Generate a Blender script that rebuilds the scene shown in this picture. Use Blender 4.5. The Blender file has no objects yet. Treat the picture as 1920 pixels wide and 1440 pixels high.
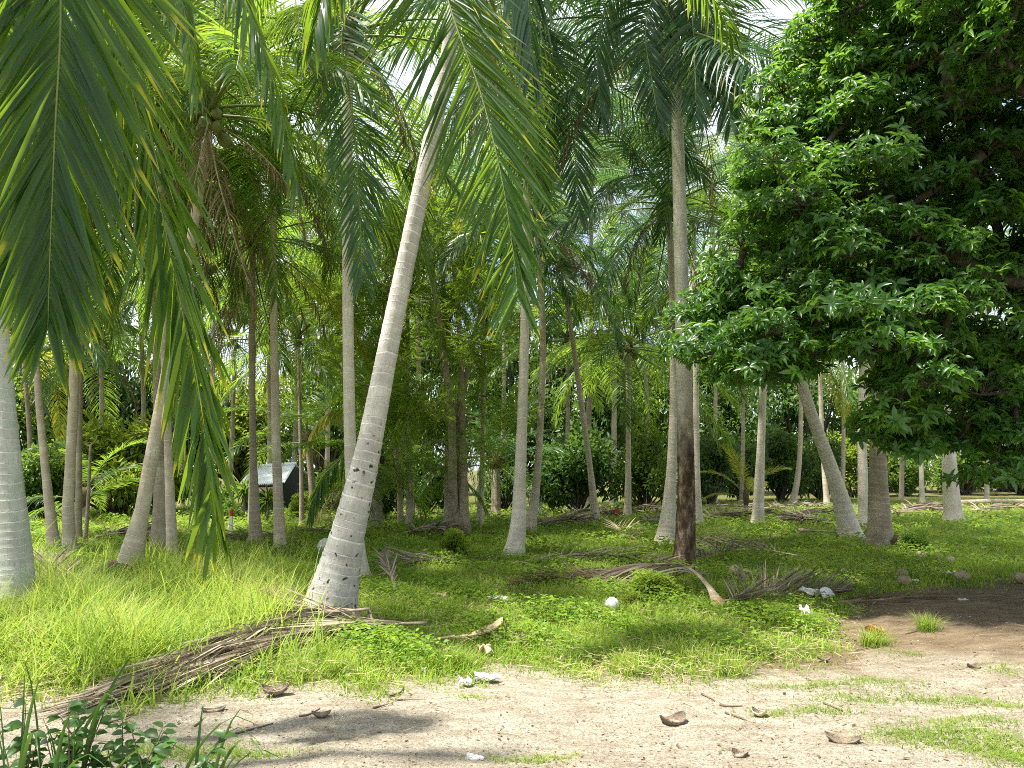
import bpy, math, random
import numpy as np
from mathutils import Vector, Matrix

R = math.radians
random.seed(7)
rng = np.random.default_rng(7)
scene = bpy.context.scene
col = scene.collection

# ------------------------------------------------------------------ camera
CAM = np.array([0.0, 0.0, 1.7])
FPX = 1440.0
PITCH = math.atan(160 / FPX)
cam_d = bpy.data.cameras.new('camera')
cam_d.sensor_fit = 'HORIZONTAL'
cam_d.sensor_width = 36.0
cam_d.lens = 36.0 * FPX / 1920.0
cam_d.clip_start = 0.05
cam_d.clip_end = 3000
cam = bpy.data.objects.new('camera', cam_d)
col.objects.link(cam)
cam.location = CAM
cam.rotation_euler = (R(90) + PITCH, 0, 0)
scene.camera = cam

# ------------------------------------------------------------------ sky, sun, exposure
TOSUN = Vector((-0.38, -0.13, 0.91)).normalized()
world = bpy.data.worlds.new('World')
scene.world = world
world.use_nodes = True
wt = world.node_tree
for n in list(wt.nodes):
    wt.nodes.remove(n)
w_out = wt.nodes.new('ShaderNodeOutputWorld')
w_bg = wt.nodes.new('ShaderNodeBackground')
w_bg.inputs['Strength'].default_value = 0.11
w_sky = wt.nodes.new('ShaderNodeTexSky')
w_sky.sky_type = 'NISHITA'
w_sky.sun_disc = False
w_sky.sun_elevation = math.asin(TOSUN.z)
w_sky.sun_rotation = math.atan2(TOSUN.x, TOSUN.y)
w_sky.dust_density = 1.5
w_tc = wt.nodes.new('ShaderNodeTexCoord')
w_no = wt.nodes.new('ShaderNodeTexNoise')
w_no.inputs['Scale'].default_value = 2.6
w_no.inputs['Detail'].default_value = 7
w_no.inputs['Roughness'].default_value = 0.55
w_rp = wt.nodes.new('ShaderNodeValToRGB')
w_rp.color_ramp.elements[0].position = 0.36
w_rp.color_ramp.elements[1].position = 0.52
w_mx = wt.nodes.new('ShaderNodeMix')
w_mx.data_type = 'RGBA'
w_mx.inputs['B'].default_value = (4.9, 5.25, 5.9, 1)
wt.links.new(w_tc.outputs['Generated'], w_no.inputs['Vector'])
wt.links.new(w_no.outputs['Fac'], w_rp.inputs['Fac'])
wt.links.new(w_rp.outputs['Color'], w_mx.inputs['Factor'])
wt.links.new(w_sky.outputs['Color'], w_mx.inputs['A'])
wt.links.new(w_mx.outputs['Result'], w_bg.inputs['Color'])
wt.links.new(w_bg.outputs['Background'], w_out.inputs['Surface'])

sun_d = bpy.data.lights.new('sun', 'SUN')
sun_d.energy = 5.0
sun_d.angle = R(2.0)
sun_d.color = (1.0, 0.95, 0.86)
sun = bpy.data.objects.new('sun', sun_d)
col.objects.link(sun)
sun.rotation_euler = (-TOSUN).to_track_quat('-Z', 'Y').to_euler()
sun.location = (-20, -10, 45)

vs = scene.view_settings
vs.view_transform = 'Standard'
vs.look = 'None'
vs.gamma = 1.0
vs.use_curve_mapping = False
vs.exposure = 1.38
scene.render.engine = 'CYCLES'
scene.cycles.use_denoising = False
scene.cycles.filter_width = 1.0
scene.cycles.max_bounces = 6
scene.cycles.diffuse_bounces = 3
scene.cycles.transmission_bounces = 4
scene.cycles.transparent_max_bounces = 4

# ------------------------------------------------------------------ pixel helpers (1920 x 1440 photo)
_cp, _sp = math.cos(PITCH), math.sin(PITCH)


def ray(x, y):
    a = (x - 960) / FPX
    b = (720 - y) / FPX
    return np.array([a, _cp - b * _sp, _sp + b * _cp])


def at(x, y, Y):
    d = ray(x, y)
    return CAM + d * (Y / d[1])


def gz(x, y):
    x = np.asarray(x, float)
    y = np.asarray(y, float)
    return 0.03 * np.sin(.7 * x + 1) * np.sin(.5 * y) + .02 * np.sin(1.9 * x + .3 * y + 2)


def gnd(x, y, dz=0.0):
    d = ray(x, y)
    t = -CAM[2] / d[2]
    p = CAM + d * t
    p[2] = float(gz(p[0], p[1])) + dz
    return p


# ------------------------------------------------------------------ mesh helpers
def mkmesh(name, V, faces, mats, attrs=None, smooth=True):
    """faces: list of (array (M,k), material index)"""
    me = bpy.data.meshes.new(name)
    V = np.ascontiguousarray(V, dtype=np.float32).reshape(-1, 3)
    me.vertices.add(len(V))
    me.vertices.foreach_set('co', V.ravel())
    loops, starts, mi = [], [], []
    off = 0
    for F, m in faces:
        F = np.asarray(F, dtype=np.int32)
        if len(F) == 0:
            continue
        k = F.shape[1]
        loops.append(F.ravel())
        starts.append(off + np.arange(len(F), dtype=np.int32) * k)
        mi.append(np.full(len(F), m, np.int32))
        off += F.size
    loops = np.concatenate(loops)
    starts = np.concatenate(starts)
    mi = np.concatenate(mi)
    me.loops.add(len(loops))
    me.loops.foreach_set('vertex_index', loops)
    me.polygons.add(len(starts))
    me.polygons.foreach_set('loop_start', starts)
    me.polygons.foreach_set('material_index', mi)
    me.update(calc_edges=True)
    me.polygons.foreach_set('use_smooth', np.full(len(starts), smooth))
    for k, v in (attrs or {}).items():
        v = np.ascontiguousarray(v, dtype=np.float32)
        if v.ndim == 1:
            a = me.attributes.new(k, 'FLOAT', 'POINT')
            a.data.foreach_set('value', v)
        else:
            a = me.attributes.new(k, 'FLOAT_VECTOR', 'POINT')
            a.data.foreach_set('vector', v.ravel())
    for m in (mats if isinstance(mats, (list, tuple)) else [mats]):
        me.materials.append(m)
    me.update()
    return me


class G:
    """collects geometry pieces into one mesh"""
    def __init__(s):
        s.V, s.F, s.A, s.n = [], [], {}, 0

    def add(s, V, faces, mat=0, **attrs):
        V = np.asarray(V, float).reshape(-1, 3)
        for F in (faces if isinstance(faces, list) else [faces]):
            F = np.asarray(F, int)
            if len(F):
                s.F.append((F + s.n, mat))
        for k, v in attrs.items():
            s.A.setdefault(k, {})[s.n] = np.broadcast_to(np.asarray(v, float), (len(V),) + np.asarray(v, float).shape[1:]) if np.asarray(v).ndim else np.full(len(V), float(v))
        s.V.append(V)
        s.n += len(V)
        return s

    def mesh(s, name, mats, smooth=True):
        V = np.concatenate(s.V)
        at_ = {}
        for k, d in s.A.items():
            first = next(iter(d.values()))
            arr = np.zeros((len(V),) + first.shape[1:])
            for o, v in d.items():
                arr[o:o + len(v)] = v
            at_[k] = arr
        return mkmesh(name, V, s.F, mats, at_, smooth)


def ob(name, me, parent=None, loc=(0, 0, 0), rz=0.0, scale=None):
    o = bpy.data.objects.new(name, me)
    col.objects.link(o)
    o.location = [float(v) for v in loc]
    if rz:
        o.rotation_euler = (0, 0, rz)
    if scale is not None:
        o.scale = scale if hasattr(scale, '__len__') else (scale,) * 3
    if parent is not None:
        o.parent = parent
    return o


def tag(o, label=None, cat=None, group=None, kind=None):
    if label:
        o['label'] = label
    if cat:
        o['category'] = cat
    if group:
        o['group'] = group
    if kind:
        o['kind'] = kind
    return o


def empty(name, loc, label, cat, group=None):
    o = ob(name, None, None, loc)
    o.empty_display_size = 0.2
    return tag(o, label, cat, group)


def nrm(v):
    v = np.asarray(v, float)
    return v / np.maximum(np.linalg.norm(v, axis=-1, keepdims=True), 1e-9)


def catmull(P, n):
    P = np.asarray(P, float)
    if len(P) < 3:
        t = np.linspace(0, 1, n)[:, None]
        return P[0] * (1 - t) + P[-1] * t
    Q = np.vstack([2 * P[0] - P[1], P, 2 * P[-1] - P[-2]])
    k = len(P) - 1
    u = np.linspace(0, k, n)
    i = np.minimum(u.astype(int), k - 1)
    f = (u - i)[:, None]
    p0, p1, p2, p3 = Q[i], Q[i + 1], Q[i + 2], Q[i + 3]
    out = 0.5 * (2 * p1 + (p2 - p0) * f + (2 * p0 - 5 * p1 + 4 * p2 - p3) * f ** 2 + (3 * p1 - p0 - 3 * p2 + p3) * f ** 3)
    # even spacing
    d = np.concatenate([[0], np.cumsum(np.linalg.norm(np.diff(out, axis=0), axis=1))])
    s = np.linspace(0, d[-1], n)
    return np.stack([np.interp(s, d, out[:, c]) for c in range(3)], 1)


def frames(P):
    T = nrm(np.gradient(P, axis=0))
    ref = np.array([1.0, 0, 0]) if abs(T[0][0]) < 0.8 else np.array([0, 1.0, 0])
    A = np.zeros_like(P)
    a = ref
    for i in range(len(P)):
        a = a - T[i] * a.dot(T[i])
        a /= max(np.linalg.norm(a), 1e-9)
        A[i] = a
    return T, A, np.cross(T, A)


def tube(P, rad, sides=6, cap=True, flat=1.0):
    P = np.asarray(P, float)
    rad = np.broadcast_to(np.asarray(rad, float), (len(P),) if np.ndim(rad) < 2 else np.shape(rad))
    T, A, B = frames(P)
    th = np.linspace(0, 2 * np.pi, sides, endpoint=False)
    r = rad[:, None] if rad.ndim == 1 else rad
    V = P[:, None, :] + (r * np.cos(th))[..., None] * A[:, None, :] + (r * np.sin(th) * flat)[..., None] * B[:, None, :]
    V = V.reshape(-1, 3)
    n = len(P)
    i = np.arange(n - 1)[:, None] * sides
    j = np.arange(sides)
    k = (j + 1) % sides
    F = np.stack([i + j, i + k, i + sides + k, i + sides + j], -1).reshape(-1, 4)
    faces = [F]
    if cap:
        c = len(V)
        V = np.vstack([V, P[-1], P[0]])
        b = (n - 1) * sides
        faces.append(np.stack([b + j, b + k, np.full(sides, c)], 1))
        faces.append(np.stack([k, j, np.full(sides, c + 1)], 1))
    return V, faces


def box(c, s, rz=0):
    x, y, z = np.array(s) / 2
    V = np.array([[-x, -y, -z], [x, -y, -z], [x, y, -z], [-x, y, -z], [-x, -y, z], [x, -y, z], [x, y, z], [-x, y, z]])
    if rz:
        cc, ss = math.cos(rz), math.sin(rz)
        V = V @ np.array([[cc, ss, 0], [-ss, cc, 0], [0, 0, 1]])
    return V + np.array(c), np.array([[0, 3, 2, 1], [4, 5, 6, 7], [0, 1, 5, 4], [1, 2, 6, 5], [2, 3, 7, 6], [3, 0, 4, 7]])


def blob(c, r, nu=12, nv=8, rough=0.0, seed=0, lobes=0):
    g = np.random.default_rng(seed)
    r = np.broadcast_to(np.asarray(r, float), (3,))
    th = np.linspace(0, 2 * np.pi, nu, endpoint=False)
    ph = np.linspace(0, np.pi, nv + 1)
    V, F = [], []
    amp = g.normal(0, 1, (nv + 1, nu)) * rough
    for a in range(nv + 1):
        for b in range(nu):
            k = 1 + (amp[a, b] if 0 < a < nv else amp[a, 0]) + lobes * math.cos(3 * th[b]) * math.sin(ph[a])
            V.append([r[0] * k * math.sin(ph[a]) * math.cos(th[b]), r[1] * k * math.sin(ph[a]) * math.sin(th[b]), r[2] * k * math.cos(ph[a])])
    for a in range(nv):
        for b in range(nu):
            F.append([a * nu + b, (a + 1) * nu + b, (a + 1) * nu + (b + 1) % nu, a * nu + (b + 1) % nu])
    return np.array(V) + np.array(c), np.array(F)


# ------------------------------------------------------------------ materials
def newmat(name):
    m = bpy.data.materials.new(name)
    m.use_nodes = True
    nt = m.node_tree
    for n in list(nt.nodes):
        nt.nodes.remove(n)
    return m, nt


class NT:
    def __init__(s, nt):
        s.nt = nt

    def n(s, t, **kw):
        nd = s.nt.nodes.new(t)
        for k, v in kw.items():
            setattr(nd, k, v)
        return nd

    def l(s, a, b):
        s.nt.links.new(a, b)

    def attr(s, name):
        return s.n('ShaderNodeAttribute', attribute_name=name)

    def noise(s, scale, detail=4, vec=None, rough=.6):
        a = s.n('ShaderNodeTexNoise')
        a.inputs['Scale'].default_value = scale
        a.inputs['Detail'].default_value = detail
        a.inputs['Roughness'].default_value = rough
        if vec is not None:
            s.l(vec, a.inputs['Vector'])
        return a.outputs['Fac']

    def ramp(s, fac, stops):
        a = s.n('ShaderNodeValToRGB')
        e = a.color_ramp.elements
        while len(e) < len(stops):
            e.new(0.5)
        for i, (p, c) in enumerate(stops):
            e[i].position = p
            e[i].color = (c, c, c, 1) if not hasattr(c, '__len__') else (*c, 1)
        s.l(fac, a.inputs['Fac'])
        return a.outputs['Color']

    def mix(s, fac, a, b, mode='MIX'):
        m = s.n('ShaderNodeMix', data_type='RGBA', blend_type=mode)
        for sock, v in (('Factor', fac), ('A', a), ('B', b)):
            if hasattr(v, 'is_linked') or hasattr(v, 'links'):
                s.l(v, m.inputs[sock])
            elif sock == 'Factor':
                m.inputs['Factor'].default_value = v
            else:
                m.inputs[sock].default_value = (*v, 1)
        return m.outputs['Result']

    def math(s, op, a, b=0.0):
        m = s.n('ShaderNodeMath', operation=op)
        for i, v in enumerate((a, b)):
            if hasattr(v, 'links'):
                s.l(v, m.inputs[i])
            else:
                m.inputs[i].default_value = v
        return m.outputs[0]

    def mapping(s, vec, scale):
        m = s.n('ShaderNodeMapping')
        m.inputs['Scale'].default_value = scale
        s.l(vec, m.inputs['Vector'])
        return m.outputs['Vector']

    def bump(s, h, strength=.5, dist=.01):
        b = s.n('ShaderNodeBump')
        b.inputs['Strength'].default_value = strength
        b.inputs['Distance'].default_value = dist
        s.l(h, b.inputs['Height'])
        return b.outputs['Normal']

    def out(s, base, rough=.8, spec=.3, normal=None, trans=None, tfac=.4, metallic=0):
        p = s.n('ShaderNodeBsdfPrincipled')
        if hasattr(base, 'links'):
            s.l(base, p.inputs['Base Color'])
        else:
            p.inputs['Base Color'].default_value = (*base, 1)
        if hasattr(rough, 'links'):
            s.l(rough, p.inputs['Roughness'])
        else:
            p.inputs['Roughness'].default_value = rough
        p.inputs['Specular IOR Level'].default_value = spec
        p.inputs['Metallic'].default_value = metallic
        if normal is not None:
            s.l(normal, p.inputs['Normal'])
        o = s.n('ShaderNodeOutputMaterial')
        sh = p.outputs[0]
        if trans is not None:
            t = s.n('ShaderNodeBsdfTranslucent')
            if hasattr(trans, 'links'):
                s.l(trans, t.inputs['Color'])
            else:
                t.inputs['Color'].default_value = (*trans, 1)
            mx = s.n('ShaderNodeMixShader')
            mx.inputs[0].default_value = tfac
            s.l(p.outputs[0], mx.inputs[1])
            s.l(t.outputs[0], mx.inputs[2])
            sh = mx.outputs[0]
        s.l(sh, o.inputs['Surface'])


def leaf_mat(name, a, b, tr, tip=None, tfac=.42, rough=.4, spec=.4, tip_at=.72, objvar=.25):
    """a..b: the range of leaf colours, tr: colour of light through the blade, tip: withered tip colour"""
    m, nt = newmat(name)
    t = NT(nt)
    r = t.attr('r').outputs['Fac']
    c = t.ramp(r, [(0.0, a), (1.0, b)])
    oi = t.n('ShaderNodeObjectInfo')
    hs = t.n('ShaderNodeHueSaturation')
    v = t.math('ADD', t.math('MULTIPLY', oi.outputs['Random'], 2 * objvar), 1 - objvar)
    t.l(v, hs.inputs['Value'])
    t.l(c, hs.inputs['Color'])
    c = hs.outputs['Color']
    trc = t.mix(.5, c, tr)
    trc = t.mix(1.0, trc, (1.5, 1.5, 1.5), 'MULTIPLY')
    if tip:
        tt = t.attr('t').outputs['Fac']
        wob = t.math('ADD', tt, t.math('MULTIPLY', t.math('SUBTRACT', r, .5), .45))
        f = t.ramp(wob, [(tip_at, 0.0), (min(tip_at + .22, 1.0), 1.0)])
        c = t.mix(f, c, tip)
        trc = t.mix(f, trc, tuple(min(1, x * 1.35) for x in tip))
    t.out(c, rough, spec, trans=trc, tfac=tfac)
    return m


def plain_mat(name, a, b, scale=8, rough=.8, spec=.2, bump=.4, dist=.01, trans=None):
    m, nt = newmat(name)
    t = NT(nt)
    tc = t.n('ShaderNodeTexCoord').outputs['Object']
    n = t.noise(scale, 6, tc)
    c = t.ramp(n, [(0.3, a), (0.7, b)])
    n2 = t.noise(scale * 6, 4, tc)
    t.out(c, rough, spec, normal=t.bump(n2, bump, dist), trans=trans)
    return m


def trunk_mat(name, pale, dark, line, pits=0.0, lichen=0.0, burn=None):
    m, nt = newmat(name)
    t = NT(nt)
    tc = t.attr('tc').outputs['Vector']
    ph = t.attr('ph').outputs['Fac']
    ln = t.attr('len').outputs['Fac']
    fr = t.math('FRACT', ph)
    fib = t.noise(60, 4, t.mapping(tc, (1, 1, .09)), .7)      # vertical fibres
    blot = t.noise(3.0, 5, tc, .65)
    fine = t.noise(26, 5, t.mapping(tc, (1, 1, .5)), .7)
    c = t.mix(t.ramp(blot, [(.35, 0.0), (.68, 1.0)]), pale, dark)
    c = t.mix(t.math('MULTIPLY', t.ramp(fib, [(.48, 0.0), (.72, 1.0)]), .55), c, tuple(x * .42 for x in dark))
    c = t.mix(t.math('MULTIPLY', t.ramp(fine, [(.5, 0.0), (.75, 1.0)]), .45), c, tuple(x * .55 for x in dark))
    # each old leaf scar: a pale raised lip and a dark seam
    wob = t.math('ADD', fr, t.math('MULTIPLY', t.math('SUBTRACT', fine, .5), .34))
    seam = t.ramp(wob, [(.02, 1.0), (.10, 0.0)])
    lip = t.ramp(wob, [(.80, 0.0), (.92, 1.0)])
    cell = t.noise(.9, 2, t.mapping(tc, (1, 1, 8)), .5)
    c = t.mix(t.math('MULTIPLY', t.ramp(cell, [(.42, 0.0), (.6, 1.0)]), .6), c, dark)
    brk = t.ramp(t.noise(5, 4, t.mapping(tc, (1, 1, 2.5)), .7), [(.36, .15), (.56, 1.0)])
    lip = t.math('MULTIPLY', lip, brk)
    seam = t.math('MULTIPLY', seam, brk)
    stain = t.ramp(t.noise(1.6, 5, t.mapping(tc, (1.6, 1.6, .28)), .7), [(.50, 0.0), (.70, 1.0)])
    c = t.mix(t.math('MULTIPLY', stain, .5), c, tuple(x * .5 for x in dark))
    c = t.mix(t.math('MULTIPLY', lip, .7), c, line)
    c = t.mix(t.math('MULTIPLY', seam, .55), c, tuple(x * .35 for x in dark))
    if lichen:
        lf = t.ramp(t.noise(4.5, 5, tc, .7), [(.52, 0.0), (.64, 1.0)])
        c = t.mix(t.math('MULTIPLY', lf, lichen), c, (.36, .44, .33))
    h = t.math('ADD', t.math('MULTIPLY', fib, .6), t.math('MULTIPLY', lip, .5))
    if pits:
        v = t.n('ShaderNodeTexVoronoi', feature='F1')
        v.inputs['Scale'].default_value = 15
        v.inputs['Randomness'].default_value = 1.0
        nz = t.n('ShaderNodeTexNoise')
        nz.inputs['Scale'].default_value = 9
        t.l(tc, nz.inputs['Vector'])
        vv = t.mix(.12, tc, nz.outputs['Color'])
        t.l(t.mapping(vv, (1, 1, .75)), v.inputs['Vector'])
        sp = t.ramp(v.outputs['Distance'], [(.13, 1.0), (.27, 0.0)])
        sel = t.ramp(t.n('ShaderNodeSeparateColor').outputs[0], [(0, 0), (1, 1)])
        sep = t.n('ShaderNodeSeparateColor')
        t.l(v.outputs['Color'], sep.inputs[0])
        pick = t.ramp(sep.outputs[0], [(.30, 0.0), (.34, 1.0)])
        low = t.ramp(t.math('MULTIPLY', ln, .25), [(.06, 0.0), (.11, 1.0), (.50, 1.0), (.62, 0.0)])
        f = t.math('MULTIPLY', t.math('MULTIPLY', sp, pick), t.math('MULTIPLY', low, pits))
        c = t.mix(f, c, (.045, .04, .036))
        h = t.math('SUBTRACT', h, t.math('MULTIPLY', f, 1.5))
    if burn:
        bz = t.math('ADD', t.math('MULTIPLY', ln, .2), t.math('MULTIPLY', t.math('SUBTRACT', blot, .5), .5))
        bf = t.ramp(bz, [(burn * .2 - .14, 1.0), (burn * .2 + .16, 0.0)])
        peel = t.ramp(t.noise(9, 6, t.mapping(tc, (1, 1, .35)), .75), [(.44, (.055, .036, .022)), (.56, (.17, .12, .075)), (.62, (.33, .27, .2))])
        c = t.mix(bf, c, peel)
    t.out(c, .85, .15, normal=t.bump(h, .7, .012))
    return m


M = {}
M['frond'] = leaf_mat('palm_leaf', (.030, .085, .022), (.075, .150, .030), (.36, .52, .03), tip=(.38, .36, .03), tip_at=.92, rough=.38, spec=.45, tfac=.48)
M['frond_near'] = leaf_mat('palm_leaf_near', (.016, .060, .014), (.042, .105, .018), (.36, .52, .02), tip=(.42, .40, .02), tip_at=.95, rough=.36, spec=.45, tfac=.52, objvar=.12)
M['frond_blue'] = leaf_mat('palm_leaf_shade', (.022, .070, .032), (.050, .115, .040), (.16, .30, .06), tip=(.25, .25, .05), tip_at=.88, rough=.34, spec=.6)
M['frond_yellow'] = leaf_mat('palm_leaf_yellow', (.12, .17, .02), (.24, .26, .03), (.6, .6, .05), tip=(.5, .4, .05), tip_at=.75, rough=.45)
M['frond_dead'] = leaf_mat('palm_leaf_dead', (.10, .07, .042), (.24, .18, .11), (.25, .18, .1), tfac=.2, rough=.8, spec=.1)
M['frond_grey'] = leaf_mat('palm_leaf_dry', (.085, .065, .048), (.36, .30, .225), (.3, .25, .18), tfac=.12, rough=.75, spec=.2)
M['rachis'] = plain_mat('frond_rib', (.09, .14, .03), (.18, .21, .06), 6, .5, .35, .1)
M['rachis_dead'] = plain_mat('dry_frond_rib', (.20, .15, .09), (.42, .35, .25), 9, .75, .2, .4)
M['coconut'] = plain_mat('coconut_skin', (.10, .13, .03), (.18, .19, .05), 5, .4, .4, .15)
M['coconut_dry'] = plain_mat('dry_coconut_husk', (.24, .18, .11), (.45, .37, .26), 7, .85, .15, .6)
M['fibre'] = plain_mat('crown_fibre', (.07, .05, .03), (.17, .13, .07), 20, .9, .1, .8, .02)
M['trunk_white'] = trunk_mat('palm_bark_white', (.64, .61, .55), (.36, .34, .31), (.70, .68, .62), lichen=.2, pits=1.0)
M['trunk_lichen'] = trunk_mat('palm_bark_lichen', (.58, .57, .52), (.38, .38, .34), (.68, .67, .62), lichen=.6)
M['trunk_pale'] = trunk_mat('palm_bark_pale', (.70, .65, .55), (.48, .42, .33), (.76, .71, .62), lichen=.25)
M['trunk_tan'] = trunk_mat('palm_bark_tan', (.62, .55, .43), (.40, .33, .24), (.68, .62, .51), lichen=.2)
M['trunk_dark'] = trunk_mat('palm_bark_dark', (.46, .39, .29), (.26, .21, .15), (.54, .47, .37), lichen=.15)
M['trunk_burnt'] = trunk_mat('palm_bark_burnt', (.74, .70, .61), (.52, .47, .38), (.78, .74, .66), burn=2.6)
M['bark'] = plain_mat('tree_bark', (.05, .045, .038), (.13, .115, .09), 7, .9, .1, 1.0, .03)
M['bark_pale'] = plain_mat('tree_bark_pale', (.20, .165, .11), (.40, .34, .24), 7, .9, .1, 1.0, .03)
M['broad'] = leaf_mat('broad_leaf', (.030, .095, .020), (.080, .19, .030), (.28, .48, .04), tfac=.4, rough=.33, spec=.45, objvar=.1)
M['broad_young'] = leaf_mat('broad_leaf_young', (.07, .20, .02), (.14, .28, .03), (.32, .55, .04), tfac=.38, rough=.3, spec=.5, objvar=.1)
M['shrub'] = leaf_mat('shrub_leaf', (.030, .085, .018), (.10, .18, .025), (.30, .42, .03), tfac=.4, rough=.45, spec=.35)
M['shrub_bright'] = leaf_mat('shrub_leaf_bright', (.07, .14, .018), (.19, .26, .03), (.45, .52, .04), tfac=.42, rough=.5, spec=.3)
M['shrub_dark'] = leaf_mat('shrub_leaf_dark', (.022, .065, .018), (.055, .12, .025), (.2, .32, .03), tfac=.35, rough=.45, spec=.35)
M['feather'] = leaf_mat('feathery_leaf', (.055, .13, .018), (.18, .29, .04), (.42, .55, .03), tfac=.5, rough=.5, spec=.3)
M['grass'] = leaf_mat('grass_blade', (.050, .14, .014), (.33, .43, .07), (.42, .52, .05), tip=(.42, .38, .12), tip_at=.80, tfac=.42, rough=.5, spec=.25)
M['turf'] = leaf_mat('turf_blade', (.050, .145, .012), (.27, .40, .045), (.42, .52, .04), tip=(.36, .34, .10), tip_at=.85, tfac=.4, rough=.55, spec=.2)
M['cover'] = leaf_mat('ground_cover_leaf', (.04, .12, .014), (.22, .33, .035), (.38, .52, .04), tfac=.38, rough=.5, spec=.25)
M['straw'] = leaf_mat('dry_grass', (.30, .23, .12), (.58, .50, .33), (.4, .34, .2), tfac=.25, rough=.8, spec=.1)
M['litter'] = leaf_mat('leaf_litter', (.09, .06, .04), (.34, .26, .17), (.2, .15, .1), tfac=.1, rough=.85, spec=.1)
M['weed'] = leaf_mat('weed_leaf', (.025, .075, .015), (.055, .13, .025), (.18, .32, .03), tfac=.32, rough=.4, spec=.4)

# ------------------------------------------------------------------ fronds
def leaflet_geo(P, n, seed, llen, w=.045, t0=.2, phi=(72, 28), phi2=None, grav=.30, up=.18, segs=4, S0=None, fold=False,
                jit=.10, twist=.45, tilt=.35, floor=None, sides=(-1, 1), missing=0.0, flatz=0.0, aprof=(.55, 1.0, .42)):
    """leaflets along the rachis P. returns V (k, rows, cols, 3), t, r"""
    g = np.random.default_rng(seed)
    d = np.concatenate([[0], np.cumsum(np.linalg.norm(np.diff(P, axis=0), axis=1))])
    d /= d[-1]
    T_all = nrm(np.gradient(P, axis=0))
    if S0 is None:
        h = P[-1] - P[0]
        h[2] = 0
        if np.linalg.norm(h) < 1e-3:
            h = np.array([0, 1.0, 0])
        S0 = nrm(np.cross(h, [0, 0, 1.0]))
    out, rs = [], []
    for sd in sides:
        t = np.linspace(t0, .995, n) + g.uniform(-.5, .5, n) * .35 * (1 - t0) / n
        t = np.clip(t, 0, 1)
        if missing:
            t = t[g.random(len(t)) > missing]
        k = len(t)
        p = np.stack([np.interp(t, d, P[:, c]) for c in range(3)], 1)
        T = nrm(np.stack([np.interp(t, d, T_all[:, c]) for c in range(3)], 1))
        S = nrm(S0 - (T @ S0)[:, None] * T)
        N = np.cross(S, T)
        u = (t - t0) / (1 - t0)
        fa = phi if (phi2 is None or sd < 0) else phi2
        ph = np.radians(fa[0] + (fa[1] - fa[0]) * u + g.normal(0, 5, k))
        L = llen * np.interp(u, [0, .22, .6, 1], [aprof[0], aprof[1], .92, aprof[2]]) * g.uniform(.88, 1.08, k)
        dr = sd * S * np.sin(ph)[:, None] + T * np.cos(ph)[:, None] + N * (up + g.normal(0, jit, k))[:, None]
        dr = nrm(dr + g.normal(0, jit * .5, (k, 3)))
        gk = grav * g.uniform(.75, 1.3, k)
        tw = g.normal(0, twist, k) + sd * tilt
        pts, Ws = [p], []
        dirs = [dr]
        q = p
        for s in range(segs):
            dr = dr.copy()
            dr[:, 2] -= gk * (1.0 if s else .4)
            if flatz:
                dr[:, 2] *= (1 - flatz)
            dr = nrm(dr)
            q = q + dr * (L / segs)[:, None]
            if floor is not None:
                q = q.copy()
                fl = gz(q[:, 0], q[:, 1]) + floor
                q[:, 2] = np.maximum(q[:, 2], fl)
            pts.append(q)
            dirs.append(dr)
        prof = np.interp(np.linspace(0, 1, segs + 1), [0, .15, .5, .8, 1], [.45, .95, 1, .6, .04])
        rows = []
        for s in range(segs + 1):
            D = dirs[s]
            W = nrm(T - (T * D).sum(1)[:, None] * D)
            B = np.cross(D, W)
            W2 = W * np.cos(tw)[:, None] + B * np.sin(tw)[:, None]
            B2 = np.cross(D, W2)
            hw = .5 * w * prof[s]
            a = pts[s] - W2 * hw
            b = pts[s] + W2 * hw
            if fold:
                rows.append(np.stack([a, pts[s] + B2 * hw * .45 * (1 if sd > 0 else -1), b], 1))
            else:
                rows.append(np.stack([a, b], 1))
        out.append(np.stack(rows, 1))
        rs.append(g.random(k))
    return np.concatenate(out), np.concatenate(rs)


def leaflet_faces(k, rows, cols):
    base = np.arange(k)[:, None, None] * rows * cols + np.arange(rows - 1)[None, :, None] * cols + np.arange(cols - 1)[None, None, :]
    return np.stack([base, base + 1, base + cols + 1, base + cols], -1).reshape(-1, 4)


def add_leaflets(g, L, r, mat=0):
    k, rows, cols, _ = L.shape
    t = np.broadcast_to(np.linspace(0, 1, rows)[None, :, None], (k, rows, cols)).ravel()
    rr = np.broadcast_to(r[:, None, None], (k, rows, cols)).ravel()
    g.add(L.reshape(-1, 3), leaflet_faces(k, rows, cols), mat, t=t, r=rr)


def frond_mesh(name, P, n, seed, llen, mats, rr=.03, **kw):
    g = G()
    L, r = leaflet_geo(P, n, seed, llen, **kw)
    add_leaflets(g, L, r, 0)
    u = np.linspace(0, 1, len(P))
    V, F = tube(P, rr * np.interp(u, [0, .06, .2, 1], [2.4, 1.3, 1, .14]), 5, flat=.75)
    g.add(V, F, 1, r=0.5, t=0.0)
    return g.mesh(name, mats)


ELEV = [78, 62, 45, 28, 10, -8, -28, -50]
STD = {}


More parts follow.
